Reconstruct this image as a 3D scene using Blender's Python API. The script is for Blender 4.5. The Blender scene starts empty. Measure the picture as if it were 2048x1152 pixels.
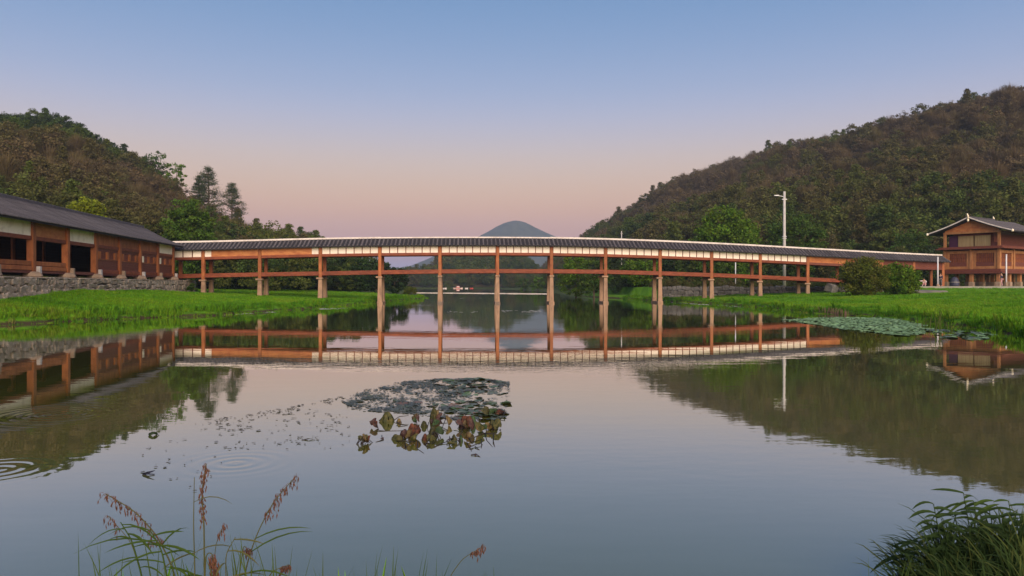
import bpy, bmesh, math, random
import numpy as np
from mathutils import Vector, Matrix, Euler
random.seed(7); rng = np.random.default_rng(11)
R = math.radians
scene = bpy.context.scene
C = scene.collection

# ------------------------------------------------------------------ camera
cam_d = bpy.data.cameras.new('camera'); cam = bpy.data.objects.new('camera', cam_d); C.objects.link(cam)
cam_d.sensor_width = 36.0; cam_d.lens = 36.0 * 1500 / 2048
cam_d.clip_start = 0.05; cam_d.clip_end = 20000
cam.location = (0, 0, 2.0); cam.rotation_euler = (R(90 - 0.229), 0, 0)
scene.camera = cam

# ------------------------------------------------------------------ sky
world = bpy.data.worlds.new('World'); scene.world = world; world.use_nodes = True
wn = world.node_tree; wn.nodes.clear()
def srgb(r, g, b):
    f = lambda c: (c / 255 / 12.92) if c / 255 <= 0.04045 else ((c / 255 + 0.055) / 1.055) ** 2.4
    return (f(r), f(g), f(b), 1)
w_out = wn.nodes.new('ShaderNodeOutputWorld'); w_bg = wn.nodes.new('ShaderNodeBackground')
sky = wn.nodes.new('ShaderNodeTexSky'); sky.sky_type = 'NISHITA'; sky.sun_disc = False
SUN_EL, SUN_AZ = 26.0, 13.0          # low sun behind the camera, a little to the right
sky.sun_elevation = R(2.5); sky.sun_rotation = R(180 - SUN_AZ)
sky.air_density = 1.2; sky.dust_density = 2.0
w_tc = wn.nodes.new('ShaderNodeTexCoord'); w_sep = wn.nodes.new('ShaderNodeSeparateXYZ')
w_ramp = wn.nodes.new('ShaderNodeValToRGB')
stops = [(0.0, (146, 152, 186)), (1.6, (158, 152, 182)), (3.0, (190, 144, 148)), (5.0, (214, 160, 140)), (7.0, (217, 177, 152)),
         (9.5, (203, 184, 180)), (12.0, (176, 177, 203)), (14.5, (150, 167, 205)), (18.0, (121, 152, 198)), (22.0, (98, 140, 190)),
         (35.0, (80, 120, 172)), (60.0, (66, 102, 156)), (90.0, (58, 94, 148))]
er = w_ramp.color_ramp; er.interpolation = 'B_SPLINE'
while len(er.elements) < len(stops): er.elements.new(0.5)
for e, (a, c) in zip(er.elements, stops): e.position = math.sqrt(math.sin(R(a))); e.color = srgb(*c)
w_mx = wn.nodes.new('ShaderNodeMath'); w_mx.operation = 'MAXIMUM'; w_mx.inputs[1].default_value = 0
w_pw = wn.nodes.new('ShaderNodeMath'); w_pw.operation = 'SQRT'
w_add = wn.nodes.new('ShaderNodeMixRGB'); w_add.blend_type = 'ADD'; w_add.inputs['Fac'].default_value = 0.04
wl = wn.links.new
wl(w_tc.outputs['Generated'], w_sep.inputs[0]); wl(w_sep.outputs['Z'], w_mx.inputs[0]); wl(w_mx.outputs[0], w_pw.inputs[0])
wl(w_pw.outputs[0], w_ramp.inputs[0]); wl(w_ramp.outputs[0], w_add.inputs[1]); wl(sky.outputs[0], w_add.inputs[2])
wl(w_add.outputs[0], w_bg.inputs['Color']); w_bg.inputs['Strength'].default_value = 0.575
wl(w_bg.outputs[0], w_out.inputs[0])

# ------------------------------------------------------------------ sun (after-glow: wide and soft)
sun_d = bpy.data.lights.new('sun', 'SUN'); sun = bpy.data.objects.new('sun', sun_d); C.objects.link(sun)
sun_d.energy = 3.1; sun_d.angle = R(60); sun_d.color = (1.0, 0.80, 0.62)
sun.rotation_euler = (R(90 - SUN_EL), 0, R(SUN_AZ)); sun.location = (0, -20, 40)

# ------------------------------------------------------------------ exposure
vs = scene.view_settings; vs.view_transform = 'Standard'; vs.look = 'None'; vs.exposure = 0.8; vs.gamma = 1.0; vs.use_curve_mapping = False
scene.render.engine = 'CYCLES'
cy = scene.cycles; cy.use_denoising = True; cy.max_bounces = 6; cy.diffuse_bounces = 2; cy.glossy_bounces = 3; cy.transmission_bounces = 3
cy.transparent_max_bounces = 4; cy.volume_bounces = 0; cy.caustics_reflective = False; cy.caustics_refractive = False
try: cy.denoising_prefilter = 'ACCURATE'
except Exception: pass

# ------------------------------------------------------------------ helpers
F, HZ, CH = 1500.0, 570.0, 2.0
def px(u, y, Y): return Vector(((u - 1024) / F * Y, Y, CH + (HZ - y) / F * Y))      # a point seen at photo pixel (u, y), at depth Y
def wp(u, y):                                                                      # a point on the water seen at (u, y)
    Y = CH * F / (y - HZ); return Vector(((u - 1024) / F * Y, Y, 0))
def V(*a): return Vector(a)

class MB:
    def __init__(s): s.v = []; s.f = []
    def add(s, vs_, fs):
        o = len(s.v); s.v += [tuple(p) for p in vs_]; s.f += [tuple(i + o for i in f) for f in fs]; return s
    def hexa(s, p):   # 8 corners: bottom 0-3 (loop), top 4-7
        return s.add(p, [(3, 2, 1, 0), (4, 5, 6, 7), (0, 1, 5, 4), (1, 2, 6, 5), (2, 3, 7, 6), (3, 0, 4, 7)])
    def box(s, lo, hi):
        x0, y0, z0 = lo; x1, y1, z1 = hi
        return s.hexa([(x0, y0, z0), (x1, y0, z0), (x1, y1, z0), (x0, y1, z0), (x0, y0, z1), (x1, y0, z1), (x1, y1, z1), (x0, y1, z1)])
    def prism(s, p0, p1, w, a0, b0, a1, b1, side=None):
        """wall-like prism from plan point p0 to p1: thickness w, from z a0..b0 at p0 to a1..b1 at p1"""
        p0 = V(p0[0], p0[1]); p1 = V(p1[0], p1[1]); d = (p1 - p0).normalized(); n = V(d.y, -d.x) * (w / 2)
        if side is not None: n = V(*side) * (w / 2)
        q = [p0 + n, p1 + n, p1 - n, p0 - n]; za = [a0, a1, a1, a0]; zb = [b0, b1, b1, b0]
        return s.hexa([(c.x, c.y, z) for c, z in zip(q, za)] + [(c.x, c.y, z) for c, z in zip(q, zb)])
    def bar(s, a, b, w, h=None):
        a = Vector(a); b = Vector(b); h = h or w; d = (b - a).normalized()
        up = V(0, 0, 1) if abs(d.z) < .95 else V(0, 1, 0)
        x = d.cross(up).normalized() * (w / 2); y = x.cross(d).normalized() * (h / 2)
        return s.hexa([a - x - y, a + x - y, a + x + y, a - x + y, b - x - y, b + x - y, b + x + y, b - x + y])
    def tube(s, pts, rad, n=6, cap=True):
        pts = [Vector(p) for p in pts]; k = len(pts)
        if not hasattr(rad, '__len__'): rad = [rad] * k
        o = len(s.v); prev = None
        for i, p in enumerate(pts):
            d = (pts[min(i + 1, k - 1)] - pts[max(i - 1, 0)]).normalized()
            if prev is None:
                up = V(0, 0, 1) if abs(d.z) < .9 else V(1, 0, 0); x = d.cross(up).normalized()
            else: x = (prev - d * prev.dot(d)).normalized()
            prev = x; y = d.cross(x)
            for j in range(n):
                a = 2 * math.pi * j / n; s.v.append(tuple(p + (x * math.cos(a) + y * math.sin(a)) * rad[i]))
        for i in range(k - 1):
            for j in range(n):
                s.f.append((o + i * n + j, o + i * n + (j + 1) % n, o + (i + 1) * n + (j + 1) % n, o + (i + 1) * n + j))
        if cap: s.f.append(tuple(o + j for j in range(n))[::-1]); s.f.append(tuple(o + (k - 1) * n + j for j in range(n)))
        return s
    def lathe(s, c, prof, n=10):
        o = len(s.v); c = Vector(c)
        for r, z in prof:
            for j in range(n):
                a = 2 * math.pi * j / n; s.v.append((c.x + r * math.cos(a), c.y + r * math.sin(a), c.z + z))
        for i in range(len(prof) - 1):
            for j in range(n): s.f.append((o + i * n + j, o + i * n + (j + 1) % n, o + (i + 1) * n + (j + 1) % n, o + (i + 1) * n + j))
        s.f.append(tuple(o + j for j in range(n))[::-1]); s.f.append(tuple(o + (len(prof) - 1) * n + j for j in range(n)))
        return s
    def mesh(s, name, m, smooth=False):
        me = bpy.data.meshes.new(name); me.from_pydata(s.v, [], s.f); me.update()
        if m is not None: me.materials.append(m)
        if smooth: me.polygons.foreach_set('use_smooth', [True] * len(me.polygons))
        return me
    def build(s, name, m, parent=None, smooth=False, bevel=0):
        o = link(name, s.mesh(name, m, smooth), parent)
        if bevel:
            b = o.modifiers.new('bevel', 'BEVEL'); b.width = bevel; b.segments = 1; b.limit_method = 'ANGLE'
        return o
def link(name, me, parent=None, loc=None, rot=None, scale=None):
    o = bpy.data.objects.new(name, me); C.objects.link(o)
    if parent: o.parent = parent
    if loc is not None: o.location = loc
    if rot is not None: o.rotation_euler = rot
    if scale is not None: o.scale = scale
    return o
def tag(o, label=None, cat=None, group=None, kind=None):
    if label: o['label'] = label
    if cat: o['category'] = cat
    if group: o['group'] = group
    if kind: o['kind'] = kind
    return o
def thing(name, label, cat, loc=(0, 0, 0), group=None):
    o = bpy.data.objects.new(name, None); C.objects.link(o); o.empty_display_size = .2
    o.location = loc; return tag(o, label, cat, group)
def np_mesh(name, verts, faces, m, smooth=False):
    """verts (n,3); faces (k,3|4)"""
    me = bpy.data.meshes.new(name); verts = np.asarray(verts, np.float32); faces = np.asarray(faces, np.int32)
    me.vertices.add(len(verts)); me.vertices.foreach_set('co', verts.ravel())
    k, c = faces.shape
    me.loops.add(k * c); me.loops.foreach_set('vertex_index', faces.ravel())
    me.polygons.add(k); me.polygons.foreach_set('loop_start', np.arange(0, k * c, c, dtype=np.int32))
    if smooth: me.polygons.foreach_set('use_smooth', np.ones(k, bool))
    me.update(calc_edges=True)
    if m: me.materials.append(m)
    return me

# numpy value noise
_perm = rng.random((64, 64))
def vnoise(x, y):
    x = np.asarray(x, float); y = np.asarray(y, float)
    xi = np.floor(x).astype(int); yi = np.floor(y).astype(int); fx = x - xi; fy = y - yi
    fx = fx * fx * (3 - 2 * fx); fy = fy * fy * (3 - 2 * fy)
    g = lambda a, b: _perm[a % 64, b % 64]
    return (g(xi, yi) * (1 - fx) + g(xi + 1, yi) * fx) * (1 - fy) + (g(xi, yi + 1) * (1 - fx) + g(xi + 1, yi + 1) * fx) * fy
def fbm(x, y, o=4):
    r = 0; a = .5
    for i in range(o): r = r + a * (vnoise(x * 2 ** i + 17 * i, y * 2 ** i + 5 * i) - .5) * 2; a *= .5
    return r
def sstep(a, b, x):
    t = np.clip((np.asarray(x, float) - a) / (b - a), 0, 1); return t * t * (3 - 2 * t)

# ------------------------------------------------------------------ materials
def mat(name, col, rough=.7, col2=None, scale=3.0, stretch=(1, 1, 1), bump=0.0, bscale=None, spec=.3, detail=5, mid=(.35, .65), col3=None, rnd=0.0, trans=0):
    m = bpy.data.materials.new(name); m.use_nodes = True; nt = m.node_tree; b = nt.nodes['Principled BSDF']
    b.inputs['Roughness'].default_value = rough; b.inputs['Specular IOR Level'].default_value = spec
    col = tuple(col) + (1,) if len(col) == 3 else col
    b.inputs['Base Color'].default_value = col
    out = None
    if col2 is not None or bump:
        tc = nt.nodes.new('ShaderNodeTexCoord'); mp = nt.nodes.new('ShaderNodeMapping'); mp.inputs['Scale'].default_value = stretch
        nt.links.new(tc.outputs['Object'], mp.inputs['Vector'])
        nz = nt.nodes.new('ShaderNodeTexNoise'); nz.inputs['Scale'].default_value = scale; nz.inputs['Detail'].default_value = detail; nz.inputs['Roughness'].default_value = .62
        nt.links.new(mp.outputs[0], nz.inputs['Vector'])
    if col2 is not None:
        col2 = tuple(col2) + (1,) if len(col2) == 3 else col2
        rp = nt.nodes.new('ShaderNodeValToRGB'); rp.color_ramp.elements[0].position = mid[0]; rp.color_ramp.elements[1].position = mid[1]
        rp.color_ramp.elements[0].color = col; rp.color_ramp.elements[1].color = col2
        if col3 is not None:
            e = rp.color_ramp.elements.new((mid[0] + mid[1]) / 2); e.color = tuple(col3) + (1,)
        nt.links.new(nz.outputs['Fac'], rp.inputs[0]); out = rp.outputs[0]
    if rnd:
        oi = nt.nodes.new('ShaderNodeObjectInfo'); hs = nt.nodes.new('ShaderNodeHueSaturation')
        mr = nt.nodes.new('ShaderNodeMapRange'); mr.inputs['To Min'].default_value = 1 - rnd; mr.inputs['To Max'].default_value = 1 + rnd
        nt.links.new(oi.outputs['Random'], mr.inputs['Value']); nt.links.new(mr.outputs[0], hs.inputs['Value'])
        if out is None: hs.inputs['Color'].default_value = col
        else: nt.links.new(out, hs.inputs['Color'])
        out = hs.outputs[0]
    if out is not None: nt.links.new(out, b.inputs['Base Color'])
    if bump:
        bp = nt.nodes.new('ShaderNodeBump'); bp.inputs['Strength'].default_value = bump; bp.inputs['Distance'].default_value = .05
        if bscale:
            n2 = nt.nodes.new('ShaderNodeTexNoise'); n2.inputs['Scale'].default_value = bscale; n2.inputs['Detail'].default_value = 4
            nt.links.new(mp.outputs[0], n2.inputs['Vector']); nt.links.new(n2.outputs['Fac'], bp.inputs['Height'])
        else: nt.links.new(nz.outputs['Fac'], bp.inputs['Height'])
        nt.links.new(bp.outputs[0], b.inputs['Normal'])
    if trans:
        tr = nt.nodes.new('ShaderNodeBsdfTranslucent'); mx = nt.nodes.new('ShaderNodeMixShader'); mx.inputs[0].default_value = trans
        if out is not None: nt.links.new(out, tr.inputs['Color'])
        else: tr.inputs['Color'].default_value = col
        nt.links.new(b.outputs[0], mx.inputs[1]); nt.links.new(tr.outputs[0], mx.inputs[2])
        nt.links.new(mx.outputs[0], nt.nodes['Material Output'].inputs['Surface'])
    return m

M = {}
M['wood'] = mat('orange_wood', (.34, .115, .036), .6, (.20, .060, .020), 2.2, (1, 1, .5), .3, 14, rnd=.14)
M['wood_beam'] = mat('red_wood_beam', (.225, .056, .022), .6, (.13, .030, .013), 1.6, (1, 1, 3), .3, 14, rnd=.12)
M['wood_dark'] = mat('dark_red_wood', (.105, .032, .022), .65, (.16, .05, .03), 3, (1, 1, 4), .3, 12, rnd=.12)
M['wood_ochre'] = mat('ochre_wood', (.40, .19, .075), .6, (.29, .12, .045), 2.5, (1, 1, .6), .2, 12, rnd=.1)
M['wood_orange'] = mat('bright_orange_wood', (.47, .19, .06), .6, (.32, .10, .035), 1.2, (1, 1, 2.5), .2, 12, rnd=.08)
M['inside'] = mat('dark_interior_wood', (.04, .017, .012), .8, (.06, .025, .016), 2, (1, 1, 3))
M['white'] = mat('whitewash', (.80, .72, .62), .85, (.66, .57, .47), 2.5, (1, 1, 1), .05, mid=(.45, .8), rnd=.05)
M['white_old'] = mat('stained_whitewash', (.84, .75, .58), .85, (.56, .46, .32), 1.6, (1, 1, 1), .05, mid=(.5, .78), rnd=.04)
M['ridge'] = mat('pale_ridge_plaster', (.68, .62, .57), .8, (.45, .40, .37), 1.2, mid=(.45, .75))
M['tile'] = mat('grey_roof_tile', (.10, .092, .10), .75, (.055, .05, .058), 5, (1, 1, 1), .5, 18, rnd=.22)
M['tile_under'] = mat('dark_pan_tile', (.028, .026, .03), .8, (.02, .018, .02), 6, bump=.5)
M['stone'] = mat('field_stone', (.33, .255, .195), .9, (.50, .41, .33), 2.2, bump=.7, bscale=9, rnd=.32, col3=(.24, .20, .16))
M['stone_dark'] = mat('dark_field_stone', (.085, .085, .085), .9, (.17, .155, .14), 2.2, bump=.7, bscale=9, rnd=.3)
M['mortar'] = mat('dark_wall_core', (.07, .062, .05), .95, (.11, .10, .075), 3, bump=.5)
M['pier'] = mat('pinkish_pier_stone', (.36, .225, .145), .85, (.21, .135, .09), 1.6, (1, 1, .55), .4, 10, rnd=.08, col3=(.31, .20, .13))
M['pier_wet'] = mat('wet_base_stone', (.12, .085, .065), .5, (.2, .14, .1), 4, bump=.3)
M['plinth'] = mat('tan_plinth_stone', (.33, .24, .165), .9, (.23, .17, .12), 3, bump=.4, rnd=.15)
M['concrete'] = mat('pale_concrete', (.48, .46, .44), .85, (.36, .35, .34), 3, bump=.1)
M['road'] = mat('pale_road_concrete', (.30, .28, .24), .9, (.22, .21, .18), 1.2, bump=.15)
M['metal_white'] = mat('white_painted_metal', (.66, .66, .68), .5, (.5, .5, .52), 4)
M['wire'] = mat('pale_cable', (.3, .28, .25), .6)
M['blind'] = mat('straw_blind', (.33, .26, .13), .8, (.24, .17, .085), 9, (1, 1, .05), .2)
M['purple'] = mat('purple_cloth', (.05, .014, .045), .8)
M['lampglass'] = mat('lamp_glass', (.7, .7, .68), .3)
# ================================================================== THE SETTING
POLY = [(-60, 30), (-46, 26), (-34, 28), (-29, 33), (-25.6, 37.5), (-23.6, 42.9), (-21.6, 46), (-19.5, 49.2), (-18.3, 56), (-16.7, 65), (-15.9, 77), (-15.2, 90), (-14.0, 104), (-13.2, 113), (-14.6, 122),
        (-20, 132), (-24, 160), (-27, 200), (-38, 290), (-60, 340), (-75, 432), (-8, 436), (-5, 375), (6, 300), (12, 232), (11.8, 167), (12.5, 130), (16.2, 111), (18.3, 94),
        (21.3, 79), (22.3, 68), (21.6, 60), (21.4, 55.5), (22.2, 50), (23.0, 46), (22.2, 40), (21.2, 33.3), (18.6, 27), (17.2, 24), (13.6, 16.5), (9, 10.2), (5.4, 6.6), (3.7, 5.35), (2.75, 4.85), (2.25, 3.7),
        (0.5, 3.45), (-1.5, 3.4), (-3.5, 3.5), (-9, 3.2), (-25, 2), (-60, 0)]
def poly_sdf(x, y, poly=POLY):
    x = np.asarray(x, float); y = np.asarray(y, float); d = np.full(x.shape, 1e9); ins = np.zeros(x.shape, bool); n = len(poly)
    for i in range(n):
        ax, ay = poly[i]; bx, by = poly[(i + 1) % n]; ex, ey = bx - ax, by - ay
        t = np.clip(((x - ax) * ex + (y - ay) * ey) / (ex * ex + ey * ey), 0, 1)
        d = np.minimum(d, np.hypot(x - ax - t * ex, y - ay - t * ey))
        c = ((ay > y) != (by > y)) & (x < (bx - ax) * (y - ay) / (by - ay + 1e-12) + ax); ins ^= c
    return np.where(ins, -d, d)          # > 0 on land
LX, LY = [-500, 18, 20, 40, 43, 48, 62, 100, 500], [400, 131, 97.5, 96.1, 91.5, 90, 88, 86, 82]      # front edge of the road terrace
def ground_h(x, y):
    x = np.asarray(x, float); y = np.asarray(y, float)
    d = poly_sdf(x, y)
    wob = fbm(x * .45, y * .45, 3)
    dw = d + wob * .55 * sstep(2, 25, y)                       # ragged water's edge
    near = 1 - sstep(9, 16, y)
    slope = np.where(x < 0, np.interp(y, [40, 47, 60, 80], [.165, .14, .085, .048]), .040)
    land = .02 + .30 * sstep(0, .4, dw) + slope * np.clip(dw, 0, 20) + .012 * np.clip(dw - 20, 0, 120)
    land = land + wob * .07 * sstep(.3, 3, dw) + fbm(x * .12, y * .12, 2) * .12 * sstep(1, 8, dw)
    nearland = .02 + .36 * sstep(0, .8, d) + .03 * np.clip(d, 0, 6)
    land = land * (1 - near) + nearland * near
    bed = -.08 - .55 * sstep(0, 4, -dw)
    h = np.where(dw > 0, land, bed)
    s = y - np.interp(x, LX, LY)
    soft = sstep(41, 47, x)
    p = np.where(s > -.05, 1.0, 0) * (1 - soft) + sstep(-9, -.3, s) * soft
    tgt = 1.60 + .004 * np.clip(s, 0, 200)
    return np.where((x > 15) & (dw > 0), h * (1 - p) + np.maximum(h, tgt) * p, h)
def axis(segs):
    r = []
    for a, b, st in segs: r += list(np.arange(a, b, st))
    return np.array(r + [segs[-1][1]])
gx = axis([(-3000, -400, 260), (-400, -80, 20), (-80, -40, 3), (-40, -14, .55), (-14, 14, 1.2), (14, 45, .5), (45, 75, 1.2), (75, 120, 5), (120, 400, 20), (400, 3000, 260)])
gy = axis([(-60, 2, 4), (2, 7, .25), (7, 20, .8), (20, 60, .45), (60, 100, .6), (100, 140, 2), (140, 460, 8), (460, 1000, 60), (1000, 4200, 320)])
GX, GY = np.meshgrid(gx, gy); GZ = ground_h(GX, GY)
nx, ny = len(gx), len(gy); idx = np.arange(nx * ny).reshape(ny, nx)
gf = np.stack([idx[:-1, :-1], idx[:-1, 1:], idx[1:, 1:], idx[1:, :-1]], -1).reshape(-1, 4)

mg = bpy.data.materials.new('ground_grass'); mg.use_nodes = True; nt = mg.node_tree; b = nt.nodes['Principled BSDF']; b.inputs['Roughness'].default_value = .95; b.inputs['Specular IOR Level'].default_value = .1
geo = nt.nodes.new('ShaderNodeNewGeometry'); sp = nt.nodes.new('ShaderNodeSeparateXYZ'); nt.links.new(geo.outputs['Position'], sp.inputs[0])
n1 = nt.nodes.new('ShaderNodeTexNoise'); n1.inputs['Scale'].default_value = .35; n1.inputs['Detail'].default_value = 8; n1.inputs['Roughness'].default_value = .7
n2 = nt.nodes.new('ShaderNodeTexNoise'); n2.inputs['Scale'].default_value = 5; n2.inputs['Detail'].default_value = 4
nt.links.new(geo.outputs['Position'], n1.inputs['Vector']); nt.links.new(geo.outputs['Position'], n2.inputs['Vector'])
r1 = nt.nodes.new('ShaderNodeValToRGB'); ce = r1.color_ramp.elements
ce[0].position = .3; ce[0].color = (.055, .13, .008, 1); ce[1].position = .7; ce[1].color = (.17, .31, .016, 1)
e = ce.new(.5); e.color = (.095, .24, .010, 1)
nt.links.new(n1.outputs['Fac'], r1.inputs[0])
ad = nt.nodes.new('ShaderNodeMath'); ad.operation = 'MULTIPLY_ADD'; ad.inputs[1].default_value = .22; nt.links.new(n2.outputs['Fac'], ad.inputs[0]); nt.links.new(sp.outputs['Z'], ad.inputs[2])
mr = nt.nodes.new('ShaderNodeMapRange'); mr.inputs['From Min'].default_value = .20; mr.inputs['From Max'].default_value = .33; nt.links.new(ad.outputs[0], mr.inputs['Value'])
mud = nt.nodes.new('ShaderNodeMixRGB'); mud.inputs[1].default_value = (.055, .042, .024, 1); nt.links.new(mr.outputs[0], mud.inputs[0]); nt.links.new(r1.outputs[0], mud.inputs[2])
far = nt.nodes.new('ShaderNodeMapRange'); far.inputs['From Min'].default_value = 112; far.inputs['From Max'].default_value = 150; nt.links.new(sp.outputs['Y'], far.inputs['Value'])
fm = nt.nodes.new('ShaderNodeMixRGB'); fm.inputs[2].default_value = (.055, .075, .02, 1); nt.links.new(far.outputs[0], fm.inputs[0]); nt.links.new(mud.outputs[0], fm.inputs[1])
nt.links.new(fm.outputs[0], b.inputs['Base Color'])
bp = nt.nodes.new('ShaderNodeBump'); bp.inputs['Strength'].default_value = .6; bp.inputs['Distance'].default_value = .08; nt.links.new(n2.outputs['Fac'], bp.inputs['Height']); nt.links.new(bp.outputs[0], b.inputs['Normal'])
ground = link('ground', np_mesh('ground', np.stack([GX, GY, GZ], -1).reshape(-1, 3), gf, mg, True)); tag(ground, 'green grassy banks either side of the river', 'ground', kind='structure')

# ------------------------------------------------------------------ water
mw = bpy.data.materials.new('river_water'); mw.use_nodes = True; nt = mw.node_tree; b = nt.nodes['Principled BSDF']
b.inputs['Base Color'].default_value = (.084, .088, .014, 1); b.inputs['Roughness'].default_value = .015; b.inputs['IOR'].default_value = 1.75; b.inputs['Specular IOR Level'].default_value = .5; b.inputs['Coat Weight'].default_value = 1.0; b.inputs['Coat IOR'].default_value = 1.36; b.inputs['Coat Roughness'].default_value = .01
geo = nt.nodes.new('ShaderNodeNewGeometry')
def wnoise(scale, sx, sy, det, rgh=.55):
    mp = nt.nodes.new('ShaderNodeMapping'); mp.inputs['Scale'].default_value = (sx, sy, 1); nt.links.new(geo.outputs['Position'], mp.inputs[0])
    n = nt.nodes.new('ShaderNodeTexNoise'); n.inputs['Scale'].default_value = scale; n.inputs['Detail'].default_value = det; n.inputs['Roughness'].default_value = rgh
    nt.links.new(mp.outputs[0], n.inputs['Vector']); return n.outputs['Fac']
def math_(op, a, b_=None):
    n = nt.nodes.new('ShaderNodeMath'); n.operation = op
    for i, v in enumerate((a, b_)):
        if v is None: continue
        if isinstance(v, (int, float)): n.inputs[i].default_value = v
        else: nt.links.new(v, n.inputs[i])
    return n.outputs[0]
small = wnoise(5.0, .6, 1.0, 3); mid_ = wnoise(1.1, .35, 1.0, 3); patch = wnoise(.09, .5, 1.0, 3)
pr = nt.nodes.new('ShaderNodeMapRange'); pr.inputs['From Min'].default_value = .46; pr.inputs['From Max'].default_value = .62; pr.inputs['To Min'].default_value = .12; pr.inputs['To Max'].default_value = 1.0
nt.links.new(patch, pr.inputs['Value'])
hgt = math_('ADD', math_('MULTIPLY', math_('MULTIPLY', small, pr.outputs[0]), .0018), math_('MULTIPLY', mid_, .0022))
# two rings where something broke the surface
for (cx_, cy_, r0) in ((-3.1, 8.4, .5), (-7.0, 11.6, .9), (-5.6, 8.1, .5)):
    vd = nt.nodes.new('ShaderNodeVectorMath'); vd.operation = 'DISTANCE'; vd.inputs[1].default_value = (cx_, cy_, 0); nt.links.new(geo.outputs['Position'], vd.inputs[0])
    dist = vd.outputs['Value']; wv = math_('SINE', math_('MULTIPLY', dist, 34.0))
    fall = math_('POWER', 2.718, math_('MULTIPLY', math_('POWER', math_('MULTIPLY', dist, 1 / r0), 2.0), -1.0))
    hgt = math_('ADD', hgt, math_('MULTIPLY', math_('MULTIPLY', wv, fall), .0008))
bp = nt.nodes.new('ShaderNodeBump'); bp.inputs['Strength'].default_value = 1.0; bp.inputs['Distance'].default_value = 1.0
nt.links.new(hgt, bp.inputs['Height']); nt.links.new(bp.outputs[0], b.inputs['Normal']); nt.links.new(bp.outputs[0], b.inputs['Coat Normal'])
water = MB().add([(-90, -6, 0), (60, -6, 0), (60, 470, 0), (-90, 470, 0)], [(0, 1, 2, 3)]).build('water', mw); tag(water, 'still grey green river water reflecting the sky', 'water', kind='structure')

# weir: a low pale concrete sill across the river
w0, w1 = V(-24, 190), V(7.8, 168)
wb = MB()
for i in range(24):
    a = w0.lerp(w1, i / 24); c = w0.lerp(w1, (i + 1) / 24)
    wb.prism(a, c, .6, -.4,   .13 + .02 * math.sin(i * 2.1), -.4, .13 + .02 * math.sin((i + 1) * 2.1))
tag(wb.build('weir', M['ridge']), 'low pale concrete weir crossing the river beyond the bridge', 'weir')

# ------------------------------------------------------------------ hills
def dense(pts, n):
    pts = np.array(pts, float); t = np.linspace(0, 1, len(pts)); s = np.linspace(0, 1, n)
    r = np.stack([np.interp(s, t, pts[:, k]) for k in range(3)], -1)
    k = np.ones(7) / 7
    for c in range(3):
        q = np.pad(r[:, c], 3, 'edge'); r[:, c] = np.convolve(q, k, 'valid')
    return r
def hill_surface(sky_pts, base_pts, drop, n=110, rows=46, amp=3.0, bulge=.8, lam=28, back=.7):
    ridge = np.array([px(u, y, D) for u, y, D in sky_pts]); ridge[:, 2] -= np.interp(np.linspace(0, 1, len(ridge)), [0, 1], drop)
    ridge = dense(ridge, n); base = dense(base_pts, n)
    P = np.zeros((rows, n, 3)); k = int(rows * .72)
    for j in range(rows):
        if j <= k:
            t = j / k; f = t ** bulge
            P[j, :, :2] = base[:, :2] * (1 - t) + ridge[:, :2] * t; P[j, :, 2] = base[:, 2] + (ridge[:, 2] - base[:, 2]) * (f * .75 + .25 * math.sin(t * math.pi / 2))
            w = math.sin(t * math.pi) ** .8
            P[j, :, 2] += amp * w * fbm(P[j, :, 0] / lam + 3, P[j, :, 1] / lam + 9, 4)
        else:
            t = (j - k) / (rows - 1 - k); d = ridge[:, :2] - base[:, :2]
            P[j, :, :2] = ridge[:, :2] + d * t * back; P[j, :, 2] = ridge[:, 2] * (1 - t ** 1.6) - 2 * t
    return P
mh = mat('hill_floor', (.040, .042, .016), .95, (.075, .055, .028), .09, bump=.5, bscale=.6)
def hill_obj(name, P, label):
    r, n, _ = P.shape; ix = np.arange(r * n).reshape(r, n)
    f = np.stack([ix[:-1, :-1], ix[:-1, 1:], ix[1:, 1:], ix[1:, :-1]], -1).reshape(-1, 4)
    return tag(link(name, np_mesh(name, P.reshape(-1, 3), f, mh, True)), label, 'hill', kind='structure')
Lsky = [(-420, 250, 240), (-250, 228, 238), (-100, 226, 234), (0, 222, 230), (130, 222, 225), (200, 262, 218), (250, 300, 213), (345, 342, 208), (390, 388, 200), (450, 414, 200), (500, 434, 210), (580, 453, 232), (630, 474, 250), (690, 505, 262), (760, 545, 262), (800, 562, 262)]
Lbase = [(-150, 62, 2), (-105, 62, 2), (-85, 66, 2), (-70, 72, 2), (-63, 80, 2), (-58, 88, 2), (-55, 94, 2), (-52, 100, 2), (-49, 106, 2), (-46, 112, 2), (-43, 118, 2), (-40, 125, 2), (-37, 133, 2), (-34, 145, 2), (-32, 160, 1.8), (-31, 180, 1.5)]
PL = hill_surface(Lsky, Lbase, (8.0, 7.0), bulge=.82); hill_obj('hill', PL, 'steep wooded hill rising behind the long gallery hall')
Rsky = [(1048, 552, 700), (1085, 520, 690), (1135, 476, 680), (1190, 449, 650), (1250, 412, 620), (1310, 387, 590), (1335, 370, 578), (1390, 343, 550), (1480, 311, 500), (1570, 286, 460), (1640, 271, 430), (1700, 259, 410), (1760, 239, 380), (1830, 221, 350), (1900, 203, 320), (1960, 185, 300), (2048, 165, 275), (2250, 130, 260), (2600, 110, 260)]
Rbase = [(14, 460, 1.5), (16, 420, 1.5), (18, 360, 1.5), (19, 300, 1.6), (20, 255, 1.6), (22, 215, 1.7), (24, 195, 1.8), (28, 175, 1.9), (34, 158, 2), (41, 147, 2), (47, 140, 2), (53, 135, 2), (60, 131, 2), (68, 128, 2), (77, 125, 2), (88, 123, 2), (104, 121, 2), (140, 120, 2), (190, 118, 2)]
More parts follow.
